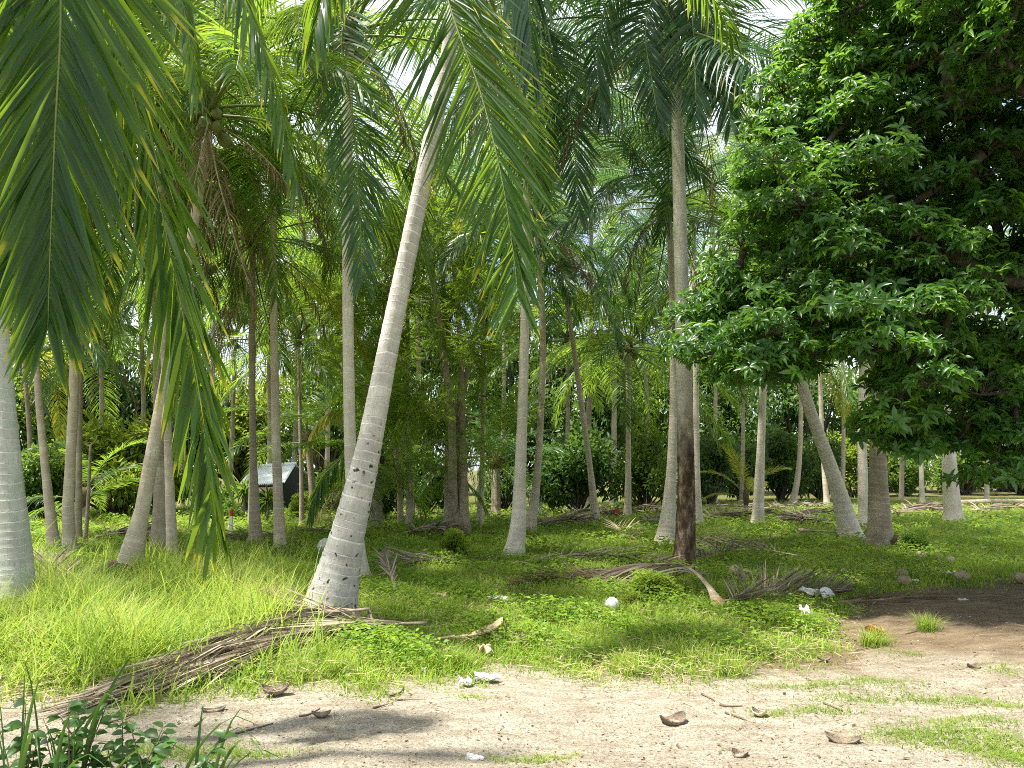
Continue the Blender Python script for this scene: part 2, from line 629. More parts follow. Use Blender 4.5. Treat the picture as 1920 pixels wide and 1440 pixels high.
def std_frond(kind, hi, e, v):
    """shared frond meshes, 4.5 m long, growing along +x in the xz plane"""
    key = (kind, hi, e, v)
    if key in STD:
        return STD[key]
    sd = 1000 + e * 13 + v * 7 + hi * 3 + hash_kind(kind)
    g = np.random.default_rng(sd)
    e0 = ELEV[e] + g.uniform(-4, 4)
    droop = [52, 64, 74, 80, 78, 68, 52, 34][e] * g.uniform(.85, 1.15)
    if kind == 'dead':
        droop *= 1.2
    n = 20
    u = np.linspace(0, 1, n)
    ang = np.radians(np.maximum(e0 - droop * u ** 1.4, -88))
    sw = g.normal(0, .10) * u ** 2 * 4.5
    step = 4.5 / (n - 1)
    x = np.concatenate([[0], np.cumsum(np.cos(ang[:-1]) * step)])
    z = np.concatenate([[0], np.cumsum(np.sin(ang[:-1]) * step)])
    P = np.stack([x, sw, z], 1)
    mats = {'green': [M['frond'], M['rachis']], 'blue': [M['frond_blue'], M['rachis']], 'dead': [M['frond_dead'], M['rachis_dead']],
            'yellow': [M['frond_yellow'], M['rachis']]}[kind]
    if kind == 'dead':
        me = frond_mesh('dead_frond', P, 46 if hi else 34, sd, .75, mats, .03, w=.026, t0=.2, phi=(50, 22), grav=.75, up=-.1, segs=3, S0=np.array([0, -1.0, 0]), jit=.2, twist=.9, missing=.2)
    else:
        me = frond_mesh('frond', P, 88 if hi else 62, sd, .95, mats, .026, w=.028 if hi else .040, t0=.2, grav=[.08, .12, .16, .20, .24, .27, .28, .3][e] * g.uniform(.8, 1.3), up=.25 if e < 3 else .12,
                        segs=4 if hi else 3, S0=np.array([0, -1.0, 0]), twist=.4)
    STD[key] = me
    return me


def hash_kind(k):
    return {'green': 0, 'blue': 500, 'dead': 900, 'yellow': 1300}[k]


def coconut_mesh(name, mat):
    V, F = blob((0, 0, 0), (.10, .10, .13), 12, 8, .01, 3, .05)
    return mkmesh(name, V, [(F, 0)], mat)


COCO = coconut_mesh('coconut', M['coconut'])
COCO_DRY = coconut_mesh('dry_coconut', M['coconut_dry'])


# ------------------------------------------------------------------ trunks
def trunk_mesh(P, rad, mat, seed, spacing=.085, hi=True, relief=.03, flare=.35, oval=.06):
    g = np.random.default_rng(seed)
    length = float(np.sum(np.linalg.norm(np.diff(P, axis=0), axis=1)))
    step = .022 if hi else .07
    sides = 22 if hi else 12
    n = max(12, int(length / step))
    Q = catmull(P, n)
    ln = np.linspace(0, length, n)
    ctrl = np.linspace(0, length, len(rad)) if not isinstance(rad, tuple) else None
    r0 = np.interp(ln, ctrl, rad)
    r0 = r0 * (1 + flare * 1.25 * np.exp(-ln / .17))
    # irregular leaf scars
    sc = [0.0]
    while sc[-1] < length + .5:
        sc.append(sc[-1] + spacing * g.uniform(.45, 1.7))
    sc = np.array(sc)
    th = np.linspace(0, 2 * np.pi, sides, endpoint=False)
    p1, p2 = g.uniform(0, 6.28, 2)
    L2 = ln[:, None] + .018 * np.sin(th + p1)[None, :] * np.sin(ln * 1.7 + p2)[:, None] + .008 * np.sin(3 * th + p2)[None, :]
    ph = np.interp(L2, sc, np.arange(len(sc)))
    fr = ph - np.floor(ph)
    rel = 1 + relief * (fr - .5) * 1.2
    lump = 1 + oval * .5 * np.sin(2 * th + p1)[None, :] + oval * .5 * np.sin(th + ln[:, None] * .8 + p2) + \
        .13 * np.exp(-ln / .2)[:, None] * np.sin(7 * th + p2 + 1.5 * np.sin(3 * th))[None, :]
    V, F = tube(Q, r0[:, None] * rel * lump, sides)
    A = np.stack([np.cos(th)[None, :] * r0[:, None], np.sin(th)[None, :] * r0[:, None], np.broadcast_to(ln[:, None], (n, sides))], -1).reshape(-1, 3)
    A = np.vstack([A, A[-1], A[0]])
    phs = np.concatenate([ph.ravel(), [ph[-1, 0], ph[0, 0]]])
    lns = np.concatenate([np.repeat(ln, sides), [length, 0]])
    gg = G()
    gg.add(V, F, 0, tc=A + seed * 3.1, ph=phs, len=lns)
    return gg.mesh('trunk', mat)


PALMS = {}


def palm(key, label, pts, Y1=None, wid=None, mat='trunk_tan', L=4.3, n=22, kind='green', nuts=0, dead=3, seed=1, hi=False,
         group='coconut palms of the grove', emax=6, cat='palm tree', name='coconut_palm', az_gap=None, spacing=.085, flare=.35, tilt=0, trunk=True):
    """pts: trunk in photo pixels from the ground up to the crown; Y1: distance of the crown"""
    base = gnd(*pts[0])
    base[2] -= .03
    Y0 = base[1]
    Y1 = Y0 if Y1 is None else Y1
    hmax = pts[0][1] - pts[-1][1]
    P = [base] + [at(x, y, Y0 + (Y1 - Y0) * (pts[0][1] - y) / hmax) for x, y in pts[1:]]
    P = np.array(P)
    g = np.random.default_rng(seed)
    e = empty(name, base, label, cat, group)
    rad = np.array([w / FPX * Y0 / 2 for w in wid])
    ob('trunk', trunk_mesh(P - base, rad, M[mat], seed, spacing, hi, flare=flare), e)
    top = P[-1] - base
    PALMS[key] = (e, base, P[-1])
    rt = rad[-1]
    # fibrous boss where the stalks start
    V, F = blob((0, 0, 0), (rt * 1.55, rt * 1.55, .38), 14, 8, .07, seed)
    ob('crown_boss', mkmesh('crown_boss', V, [(F, 0)], M['fibre']), e, top + np.array([0, 0, .12]))
    hi_f = bool(Y1 < 19)
    ga = 2.39996
    a0 = g.uniform(0, 6.28)
    n = int(n * .92)
    for i in range(n):
        az = a0 + i * ga + g.normal(0, .12)
        f = (i + .5) / n
        ei = int(np.clip(round(f ** 1.05 * emax + g.normal(0, .4)), 0, emax))
        if az_gap is not None:
            dd = (az - az_gap[0] + math.pi) % (2 * math.pi) - math.pi
            if abs(dd) < az_gap[1] and ei > az_gap[2]:
                continue
        o = ob('frond', std_frond(kind if g.random() > .06 or ei < 4 else 'yellow', hi_f, ei, int(g.integers(0, 2))), e,
               top + np.array([.5 * rt * math.cos(az), .5 * rt * math.sin(az), .30 - .35 * f]), az)
        s = L / 4.5 * g.uniform(.86, 1.1)
        o.scale = (s, s, s)
        o.rotation_euler = (g.normal(0, .22), g.normal(0, .06), az)
    for i in range(dead):
        az = g.uniform(0, 6.28)
        if az_gap is not None:
            dd = (az - az_gap[0] + math.pi) % (2 * math.pi) - math.pi
            if abs(dd) < az_gap[1]:
                az += math.pi
        o = ob('dead_frond', std_frond('dead', hi_f, int(g.integers(6, 8)), int(g.integers(0, 2))), e, top + np.array([.5 * rt * math.cos(az), .5 * rt * math.sin(az), -.12]), az)
        s = L / 4.5 * g.uniform(.5, .8)
        o.scale = (s, s, s)
    for i in range(nuts):
        az = g.uniform(0, 6.28)
        rr = rt + g.uniform(.10, .26)
        o = ob('coconut', COCO, e, top + np.array([rr * math.cos(az), rr * math.sin(az), g.uniform(-.35, .1)]), az)
        o.rotation_euler = (g.uniform(-.6, .6), g.uniform(-.6, .6), az)
        o.scale = (g.uniform(.85, 1.15),) * 3
    return e


def path_frond(key, ctrl, n, llen, seed, mats=('frond_near', 'rachis'), single=False, parent=None, base=None, rr=.02, npts=40, **kw):
    """a frond along given control points (world), part of the palm key"""
    e, b, _ = PALMS[key]
    P = catmull(np.array(ctrl) - b, npts)
    if not single:
        me = frond_mesh('frond', P, n, seed, llen, [M[mats[0]], M[mats[1]]], rr, **kw)
        return ob('frond', me, e)
    u = np.linspace(0, 1, npts)
    V, F = tube(P, rr * np.interp(u, [0, .06, .2, 1], [2.4, 1.3, 1, .16]), 7, flat=.8)
    fo = ob('frond', mkmesh('frond_rib', V, [(f, 0) for f in F], M[mats[1]]), e)
    Lf, r = leaflet_geo(P, n, seed, llen, fold=True, **kw)
    k, rows, cols, _ = Lf.shape
    face = leaflet_faces(1, rows, cols)
    tt = np.repeat(np.linspace(0, 1, rows), cols)
    for i in range(k):
        o0 = Lf[i, 0, 1]
        me = mkmesh('leaflet', (Lf[i] - o0).reshape(-1, 3), [(face, 0)], M[mats[0]], {'t': tt, 'r': np.full(rows * cols, r[i])})
        ob('leaflet', me, fo, o0)
    return fo


# ------------------------------------------------------------------ leaf clouds
T_DIAMOND = (np.array([[0, 0, 0], [.45, -.5, .10], [.45, .5, .10], [1, 0, -.05]]), np.array([[0, 1, 3], [0, 3, 2]]))
T_FLAT = (np.array([[0, 0, 0], [.45, -.5, 0], [.45, .5, .004], [1, 0, .02]]), np.array([[0, 1, 3], [0, 3, 2]]))
T_LEAF = (np.array([[0, 0, 0], [.32, -.46, .12], [.32, 0, 0], [.32, .46, .12], [.68, -.40, .02], [.68, 0, -.10], [.68, .40, .02], [1, 0, -.26]]),
          np.array([[0, 1, 2], [0, 2, 3], [1, 4, 5], [1, 5, 2], [2, 5, 6], [2, 6, 3], [4, 7, 5], [5, 7, 6]]))
_fp, _ff = [], []
for _i in range(9):
    _s = .08 + .9 * _i / 8
    for _sd in (-1, 1):
        b_ = len(_fp)
        _fp += [[_s, 0, 0], [_s + .10, _sd * .20, .02], [_s + .16, _sd * .42, -.03], [_s + .03, _sd * .24, .0]]
        _ff += [[b_, b_ + 1, b_ + 2], [b_, b_ + 2, b_ + 3]]
T_FEATHER = (np.array(_fp), np.array(_ff))


def leaf_arrays(O, D, N, ln, wd, tpl, r):
    """O origins, D directions, N approximate normals; returns V, F, t, r per vertex"""
    tv, tf = tpl
    D = nrm(D)
    W = nrm(np.cross(N, D))
    N = np.cross(D, W)
    k, m = len(O), len(tv)
    V = O[:, None, :] + (tv[None, :, 0] * ln[:, None])[..., None] * D[:, None, :] + (tv[None, :, 1] * wd[:, None])[..., None] * W[:, None, :] + \
        (tv[None, :, 2] * ln[:, None])[..., None] * N[:, None, :]
    F = (np.arange(k)[:, None, None] * m + tf[None]).reshape(-1, 3)
    t = np.broadcast_to(tv[None, :, 0], (k, m)).ravel()
    rr = np.broadcast_to(r[:, None], (k, m)).ravel()
    return V.reshape(-1, 3), F, t, rr


def rand_dirs(g, n):
    return nrm(g.normal(0, 1, (n, 3)))


def foliage_clumps(g, C, Rad, per, size, ratio, tpl=T_DIAMOND, up=.5, squash=.8):
    """leaves gathered in clumps: C (k,3) clump centres with radius Rad (k,)"""
    k = len(C)
    idx = np.repeat(np.arange(k), per)
    d = rand_dirs(g, len(idx))
    rad = Rad[idx] * g.random(len(idx)) ** .45
    O = C[idx] + d * rad[:, None] * np.array([1, 1, squash])
    D = nrm(d + g.normal(0, .7, d.shape) + np.array([0, 0, -.15]))
    N = nrm(np.array([0, 0, up + .4]) + g.normal(0, .5, d.shape) + d * .3)
    ln = size * g.uniform(.7, 1.3, len(idx))
    return leaf_arrays(O, D, N, ln, ln * ratio, tpl, g.random(len(idx)))


def skeleton(root_chain, C, rmin=.012, k=.020, g=None, sides=6):
    """greedy branching from the trunk chain to every clump centre; returns a G of tubes"""
    nodes = [np.array(p, float) for p in root_chain]
    par = [-1] + list(range(len(nodes) - 1))
    order = np.argsort(np.linalg.norm(C - nodes[-1], axis=1))
    nr = len(nodes)
    for i in order:
        c = C[i]
        best, bd = 0, 1e9
        for j, q in enumerate(nodes):
            if j < nr - 4:
                continue
            dd = np.linalg.norm(c - q)
            if dd < bd:
                best, bd = j, dd
        nodes.append(c)
        par.append(best)
    cnt = np.ones(len(nodes))
    for i in range(len(nodes) - 1, 0, -1):
        cnt[par[i]] += cnt[i]
    gg = G()
    for i in range(nr, len(nodes)):
        a, b = nodes[par[i]], nodes[i]
        ra, rb = rmin + k * math.sqrt(cnt[i]), rmin + k * math.sqrt(max(cnt[i] - 1, 0)) * .9
        mid = (a + b) / 2 + g.normal(0, .06, 3) * np.linalg.norm(b - a) + np.array([0, 0, .05])
        V, F = tube(catmull([a, mid, b], 6), np.linspace(ra, max(rb, rmin * .5), 6), sides, cap=False)
        gg.add(V, F, 0)
    return gg, cnt


# ================================================================== GROUND
def bare_edge(x):
    px = [(-700, 1345), (0, 1338), (150, 1330), (400, 1332), (640, 1318), (800, 1303), (1000, 1288), (1280, 1292), (1420, 1297), (1560, 1282), (1600, 1250),
          (1625, 1190), (1665, 1135), (1920, 1097), (2300, 1085)]
    q = np.array([gnd(*p) for p in px])
    return np.interp(x, q[:, 0], q[:, 1])


def wob(x, y):
    return .16 * np.sin(3.1 * x + 1.3) + .10 * np.sin(7.3 * x + 2.1 * y) + .07 * np.sin(13.7 * x + 5 * y + 1) + .04 * np.sin(29 * x + 17 * y)


def soilness(x, y):
    """how far a spot is inside the bare track (metres, positive = bare)"""
    return bare_edge(x) + wob(x, y) - y


def stretch(a, b, d, far, k=1.35):
    core = list(np.arange(a, b + .001, d))
    lo, hi_, s = [], [], d
    x = a
    while x > -far:
        s *= k
        x -= s
        lo.append(x)
    s, x = d, b
    while x < far:
        s *= k
        x += s
        hi_.append(x)
    return np.array(lo[::-1] + core + hi_)


def grid_mesh(xs, ys, zf):
    X, Y = np.meshgrid(xs, ys)
    Z = zf(X, Y)
    V = np.stack([X, Y, Z], -1).reshape(-1, 3)
    nx = len(xs)
    i = np.arange(len(ys) - 1)[:, None] * nx + np.arange(nx - 1)[None, :]
    F = np.stack([i, i + 1, i + nx + 1, i + nx], -1).reshape(-1, 4)
    return V, F


m_, nt_ = newmat('soil')
t = NT(nt_)
tc = t.n('ShaderNodeTexCoord').outputs['Object']
n1 = t.noise(.9, 5, tc)
n2 = t.noise(14, 6, tc, .75)
c = t.mix(t.ramp(n1, [(.35, 0.0), (.65, 1.0)]), (.10, .085, .04), (.075, .10, .025))
c = t.mix(t.ramp(n2, [(.48, 0.0), (.66, 1.0)]), c, (.22, .17, .10))
t.out(c, .95, .05, normal=t.bump(n2, .8, .03))
M['soil'] = m_
V, F = grid_mesh(stretch(-20, 20, .5, 900), stretch(-6, 60, .5, 900), gz)
tag(ob('ground', mkmesh('ground', V, [(F, 0)], M['soil'])), kind='structure')

m_, nt_ = newmat('sand')
t = NT(nt_)
tc = t.n('ShaderNodeTexCoord').outputs['Object']
n1 = t.noise(.8, 6, tc, .6)
n2 = t.noise(46, 8, tc, .85)
n3 = t.noise(6, 6, t.mapping(tc, (.5, 1.3, 1)), .7)
br = t.attr('soil').outputs['Fac']
sand = t.mix(t.ramp(n3, [(.36, 0.0), (.66, 1.0)]), (.36, .31, .225), (.60, .55, .44))
sand = t.mix(t.math('MULTIPLY', t.ramp(n2, [(.46, 0.0), (.60, 1.0)]), .75), sand, (.12, .088, .06))
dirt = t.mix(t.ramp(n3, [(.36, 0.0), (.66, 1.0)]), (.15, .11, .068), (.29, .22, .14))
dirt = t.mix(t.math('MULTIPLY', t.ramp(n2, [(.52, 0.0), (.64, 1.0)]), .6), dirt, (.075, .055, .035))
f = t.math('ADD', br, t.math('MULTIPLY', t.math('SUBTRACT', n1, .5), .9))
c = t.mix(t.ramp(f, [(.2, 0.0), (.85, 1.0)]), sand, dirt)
t.out(c, .95, .08, normal=t.bump(t.math('ADD', n2, n3), 1.0, .03))
M['sand'] = m_
_gw = np.random.default_rng(5)
_WV = [(_gw.uniform(0, 6.28), _gw.uniform(2, 16), _gw.uniform(0, 6)) for _ in range(34)]


def track_z(X, Y):
    b = np.zeros_like(np.asarray(X, float))
    for a_, fq, p_ in _WV:
        b = b + np.sin((X * math.cos(a_) + Y * math.sin(a_)) * fq + p_) * .0095 / (1 + fq * .22)
    sn = soilness(X, Y)
    rut = .016 * np.exp(-((Y - 5.05 + .10 * X + .05 * np.sin(1.3 * X)) / .10) ** 2) + .013 * np.exp(-((Y - 6.05 + .10 * X + .05 * np.sin(1.1 * X)) / .10) ** 2)
    return gz(X, Y) + .007 + np.maximum(b + .026 - rut, 0) * np.clip(sn / .4, 0, 1) + .004 * np.clip(sn / .1, -1, 1)


xs = np.arange(-9, 12.01, .055)
ys = np.arange(-1.5, 12.5, .055)
X, Y = np.meshgrid(xs, ys)
sn = soilness(X, Y)
Z = track_z(X, Y)
V = np.stack([X, Y, Z], -1).reshape(-1, 3)
nx = len(xs)
i_ = np.arange(len(ys) - 1)[:, None] * nx + np.arange(nx - 1)[None, :]
F = np.stack([i_, i_ + 1, i_ + nx + 1, i_ + nx], -1).reshape(-1, 4)
keep = (sn.ravel()[F] > -.75).all(1)
F = F[keep]
used = np.zeros(len(V), bool)
used[F.ravel()] = True
remap = np.cumsum(used) - 1
Vt = V[used]
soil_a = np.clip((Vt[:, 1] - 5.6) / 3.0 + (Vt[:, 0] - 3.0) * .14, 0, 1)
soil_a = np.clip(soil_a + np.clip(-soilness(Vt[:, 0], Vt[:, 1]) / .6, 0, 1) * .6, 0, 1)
tag(ob('sandy_track', mkmesh('sandy_track', Vt, [(remap[F], 0)], M['sand'], {'soil': soil_a})), kind='structure')

# ================================================================== PALMS
# near palm outside the left of the frame: only its fronds hang into view
palm('near', 'young palm whose big near fronds hang down over the left side', [(-1100, 1560), (-820, 700), (-560, -560)], Y1=3.1, wid=[170, 120, 110],
     mat='trunk_pale', L=3.6, n=9, emax=4, dead=0, seed=21, hi=True, az_gap=(0.3, 1.5, -1), group=None)
cN = PALMS['near'][2]
path_frond('near', [cN + [0, 0, .2], at(-120, -620, 3.6), at(95, -260, 3.9), at(114, 0, 4.0), at(103, 250, 4.05), at(94, 470, 4.1), at(90, 610, 4.12)], 108, 1.05, 31, single=True, rr=.014, w=.040, tilt=.1,
           phi=(44, 17), grav=.03, up=.05, segs=5, S0=np.array([1.0, .18, 0]), jit=.04, twist=.16, t0=.30)
path_frond('near', [cN + [0, .1, .2], at(-60, -520, 4.4), at(150, -130, 4.7), at(262, 220, 4.75), at(325, 500, 4.75), at(378, 780, 4.75), at(404, 990, 4.75)], 125, .95, 32, single=False, rr=.014, w=.034, tilt=.1,
           phi=(26, 20), grav=.08, up=-.05, segs=5, S0=np.array([.9, -.45, 0]), jit=.07, twist=.5, t0=.34)
path_frond('near', [cN + [0, .1, .1], at(-260, -420, 4.2), at(-40, 0, 4.6), at(10, 300, 4.7), at(25, 520, 4.7)], 100, 1.1, 33, single=False, rr=.015, w=.04,
           phi=(50, 20), grav=.2, up=.0, segs=4, S0=np.array([.8, .5, 0]), jit=.06, twist=.3, t0=.3)

palm('left', 'pale lichen-spotted trunk of the coconut palm cut by the left frame edge', [(26, 1160), (30, 1060), (14, 860), (0, 680), (-16, 480), (-60, 180), (-150, -200)], Y1=8.9, wid=[64, 46, 36, 33, 31, 29, 27],
     mat='trunk_lichen', L=4.6, n=13, seed=3, hi=True, nuts=6, flare=.25, az_gap=(-.6, .9, 1))
cL = PALMS['left'][2]
path_frond('left', [cL + [0, 0, .3], at(160, -300, 8.0), at(380, -150, 7.5), at(478, 50, 7.3), at(522, 190, 7.2), at(556, 340, 7.2)], 84, 1.0, 41, single=False, w=.038,
           phi=(62, 22), grav=.42, up=.0, segs=5, jit=.08, twist=.45, t0=.25)
path_frond('left', [cL + [0, 0, .3], at(120, -250, 7.6), at(290, -130, 7.0), at(350, 40, 6.8), at(370, 160, 6.8)], 80, .95, 42, single=False, w=.036,
           phi=(62, 22), grav=.5, up=.0, segs=5, jit=.08, twist=.45, t0=.25)

palm('lean', 'thick whitish palm trunk with black pits leaning right across the centre', [(612, 1172), (640, 1052), (668, 940), (692, 840), (735, 620), (778, 410), (815, 230), (846, 60), (872, -170)], Y1=8.3,
     wid=[102, 63, 46, 39, 35, 33, 30, 27, 25], mat='trunk_white', L=4.4, n=12, seed=5, hi=True, nuts=8, spacing=.10, flare=.30, az_gap=(-1.3, 1.0, 2))
cC = PALMS['lean'][2]
path_frond('lean', [cC + [0, 0, .3], at(838, -330, 7.6), at(815, -130, 7.0), at(846, 20, 6.8), at(900, 170, 6.7), at(940, 330, 6.6), at(962, 470, 6.6), at(972, 560, 6.6)], 104, 1.2, 51, single=True, rr=.015, w=.033, tilt=.15,
           phi=(60, 34), phi2=(36, 16), grav=.04, up=.0, segs=5, S0=np.array([.95, -.30, 0]), jit=.06, twist=.35, t0=.26)
path_frond('lean', [cC + [0, 0, .3], at(800, -300, 7.4), at(690, -190, 6.8), at(620, -60, 6.4), at(590, 60, 6.3)], 76, 1.05, 52, single=False, w=.038,
           phi=(60, 24), grav=.45, up=.0, segs=5, jit=.07, twist=.35, t0=.28)
path_frond('lean', [cC + [0, 0, .3], at(900, -340, 7.7), at(960, -180, 7.4), at(990, 0, 7.4), at(996, 140, 7.4)], 76, 1.0, 53, single=False, w=.036, mats=('frond_blue', 'rachis'),
           phi=(60, 24), grav=.4, up=.0, segs=5, jit=.07, twist=.35, t0=.28)

palm('bulb', 'tan leaning palm trunk with swollen rooted base behind tall grass', [(238, 1086), (252, 1020), (268, 950), (286, 850), (318, 680), (348, 510), (378, 330), (392, 215)], wid=[52, 27, 25, 24, 21, 19, 18, 17],
     Y1=12.2, mat='trunk_tan', L=4.6, n=24, seed=8, hi=True, nuts=8, flare=.25, dead=5)
palm('l1', 'slender curved palm trunk right of the pale edge trunk', [(103, 1036), (94, 960), (82, 850), (72, 740), (62, 600), (50, 380)], wid=[22, 15, 13, 12, 12, 11], mat='trunk_tan', L=4.4, n=20, seed=9, hi=True, nuts=5)
palm('l2', 'straight tan palm trunk standing in front of a thinner trunk at left', [(132, 1042), (128, 960), (132, 860), (138, 740), (142, 560), (140, 300)], wid=[24, 18, 18, 17, 15, 14], mat='trunk_tan', L=4.5, n=22, seed=10, hi=True, nuts=5)
palm('l3', 'thin brown palm trunk close behind the straight tan one', [(146, 1016), (148, 900), (150, 740), (158, 560), (170, 420)], wid=[13, 10, 10, 9, 9], mat='trunk_dark', L=4.2, n=20, seed=11)
palm('m1', 'greyish palm trunk half hidden behind a thinner trunk under the hanging frond', [(298, 1034), (302, 940), (300, 860), (296, 640), (286, 330)], wid=[30, 21, 19, 17, 15], mat='trunk_dark', L=4.6, n=22, seed=12, dead=6)
palm('m2', 'upright ringed palm trunk just right of the swollen based palm', [(324, 1054), (320, 960), (316, 860), (308, 640), (300, 240)], wid=[21, 15, 15, 14, 13], mat='trunk_tan', L=4.6, n=22, seed=13, hi=True, dead=5)
palm('h1', 'palm trunk with dark skirt of dead fronds in front of the house', [(480, 1018), (477, 930), (474, 800), (472, 640), (474, 450)], wid=[23, 13, 11, 11, 11], mat='trunk_dark', L=4.4, n=22, seed=14, dead=9, nuts=5, hi=True)
palm('h2', 'tall straight pale palm trunk overlapping the white roof', [(526, 1028), (522, 940), (517, 800), (513, 580), (512, 420), (512, 270)], wid=[21, 17, 15, 14, 13, 13], mat='trunk_tan', L=4.7, n=25, seed=15, dead=9, nuts=8, hi=True)
palm('h3', 'very thin dark trunk touching the skirted palm by the house', [(470, 984), (472, 880), (476, 700), (480, 520)], wid=[11, 7, 6, 6], mat='trunk_dark', L=4.0, n=18, seed=16)
palm('h4', 'thin palm trunk right of the house behind arching fronds', [(566, 985), (565, 900), (562, 760), (560, 640)], wid=[10, 7, 7, 7], mat='trunk_tan', L=3.8, n=18, seed=17)
palm('c1', 'slender pale palm rising behind the leaning white trunk', [(679, 1086), (668, 1000), (658, 880), (654, 700), (652, 480), (652, 260), (656, 70)], wid=[26, 22, 21, 20, 19, 18, 17], mat='trunk_pale', L=4.4, n=17, seed=18, hi=True, nuts=6, dead=3)
c_ = PALMS['c1'][2]
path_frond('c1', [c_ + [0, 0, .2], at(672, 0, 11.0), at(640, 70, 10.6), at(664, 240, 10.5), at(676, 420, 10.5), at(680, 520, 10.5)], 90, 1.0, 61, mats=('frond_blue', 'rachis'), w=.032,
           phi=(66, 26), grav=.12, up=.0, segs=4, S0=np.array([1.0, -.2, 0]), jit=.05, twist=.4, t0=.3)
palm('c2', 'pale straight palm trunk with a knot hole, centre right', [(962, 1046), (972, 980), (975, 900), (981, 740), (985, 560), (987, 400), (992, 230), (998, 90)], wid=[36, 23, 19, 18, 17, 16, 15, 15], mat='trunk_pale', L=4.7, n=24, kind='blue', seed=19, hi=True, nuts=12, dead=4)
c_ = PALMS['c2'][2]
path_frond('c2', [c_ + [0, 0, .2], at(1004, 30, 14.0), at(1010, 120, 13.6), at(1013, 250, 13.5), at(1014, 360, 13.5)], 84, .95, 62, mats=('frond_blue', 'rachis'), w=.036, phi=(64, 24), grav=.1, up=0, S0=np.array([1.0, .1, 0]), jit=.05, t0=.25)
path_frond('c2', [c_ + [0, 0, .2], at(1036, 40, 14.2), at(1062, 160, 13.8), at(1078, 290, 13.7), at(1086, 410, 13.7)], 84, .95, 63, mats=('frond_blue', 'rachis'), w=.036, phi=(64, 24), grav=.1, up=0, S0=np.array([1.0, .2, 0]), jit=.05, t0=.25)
palm('c3', 'narrow palm trunk curving close behind the knotted pale trunk', [(992, 998), (1004, 920), (1013, 800), (1018, 660), (1014, 540), (1004, 430)], wid=[21, 14, 12, 12, 11, 11], mat='trunk_tan', L=4.2, n=22, kind='blue', seed=20, dead=5, nuts=5)
palm('c4', 'thin palm trunk leaning left with feathery crown, mid grove', [(1117, 980), (1108, 890), (1092, 770), (1074, 640), (1062, 560), (1056, 490)], wid=[17, 11, 11, 10, 9, 9], mat='trunk_tan', L=4.2, n=20, kind='blue', seed=22, nuts=4)
palm('c5', 'short palm with complete star shaped crown and hanging fronds, mid grove', [(1177, 968), (1178, 880), (1178, 760), (1178, 655)], wid=[14, 10, 9, 10], mat='trunk_tan', L=4.6, n=40, kind='green', seed=23, nuts=10, dead=0)
palm('c6', 'pale palm trunk flaring left at its foot beside the charred trunk', [(1246, 1018), (1256, 930), (1262, 820), (1264, 700), (1260, 520), (1252, 390)], wid=[34, 19, 16, 15, 14, 13], mat='trunk_pale', L=4.5, n=22, kind='blue', seed=24, hi=True, nuts=10, dead=4)
palm('c7', 'tall palm with charred dark lower trunk and pale upper trunk', [(1282, 1064), (1286, 960), (1285, 820), (1281, 660), (1277, 480), (1272, 300), (1266, 140), (1262, 60)], wid=[40, 32, 30, 28, 26, 25, 23, 22], mat='trunk_burnt', L=5.0, n=26, kind='blue', seed=25, hi=True, nuts=6, dead=2)
c_ = PALMS['c7'][2]
for k_, (pts_, s0) in enumerate([([(1230, -10), (1210, 60), (1222, 150), (1236, 230)], (1, .2)), ([(1200, -60), (1140, 0), (1120, 110), (1130, 230)], (.8, .6)), ([(1310, -20), (1342, 60), (1360, 150), (1372, 240)], (1, -.3)),
                                 ([(1290, -30), (1300, 60), (1304, 150), (1306, 220)], (1, .1))]):
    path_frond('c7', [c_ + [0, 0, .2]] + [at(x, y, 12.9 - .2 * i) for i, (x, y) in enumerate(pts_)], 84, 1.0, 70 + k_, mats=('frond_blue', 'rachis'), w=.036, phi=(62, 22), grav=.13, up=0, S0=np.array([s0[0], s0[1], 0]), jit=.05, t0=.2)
palm('c8', 'thin pale trunk seen just right of the charred palm', [(1310, 986), (1306, 880), (1305, 720), (1302, 560), (1300, 430)], wid=[15, 12, 11, 11, 10], mat='trunk_pale', L=4.2, n=20, kind='blue', seed=26, nuts=4)
palm('r1', 'clean white upright palm trunk beside a small yellow seedling palm', [(1420, 982), (1424, 900), (1428, 810), (1434, 640), (1440, 480)], wid=[23, 15, 13, 12, 12], mat='trunk_pale', L=4.2, n=20, seed=27, nuts=4)
palm('r2', 'mottled palm trunk leaning left under the dark leafy tree', [(1597, 1012), (1578, 940), (1552, 860), (1516, 760), (1480, 640), (1450, 500)], wid=[42, 28, 22, 20, 18, 17], mat='trunk_pale', L=4.2, n=20, seed=28, hi=True, nuts=4)
palm('r3', 'thick brown ringed palm trunk with dark root mass at its foot', [(1652, 1028), (1648, 950), (1646, 860), (1650, 660), (1660, 420)], wid=[44, 30, 28, 25, 23], mat='trunk_dark', L=4.4, n=20, seed=29, hi=True)
palm('r4', 'whitish palm trunk just left of the thick brown one', [(1620, 990), (1618, 900), (1617, 800), (1620, 600), (1625, 420)], wid=[20, 16, 15, 14, 12], mat='trunk_pale', L=4.2, n=20, seed=30)
palm('r5', 'pale stout palm trunk below the dark tree at far right', [(1789, 978), (1783, 920), (1778, 840), (1770, 640), (1766, 480)], wid=[32, 24, 21, 18, 16], mat='trunk_pale', L=4.2, n=20, seed=31)
palm('r6', 'distant curved trunk in shade against the dark thicket', [(1486, 943), (1496, 890), (1501, 820), (1502, 700), (1500, 600)], wid=[13, 9, 8, 8, 8], mat='trunk_tan', L=4.4, n=18, seed=32)
palm('r7', 'distant thin trunk showing behind the left leaning mottled palm', [(1551, 948), (1545, 880), (1540, 780), (1536, 650)], wid=[11, 8, 8, 7], mat='trunk_tan', L=4.2, n=18, seed=33)
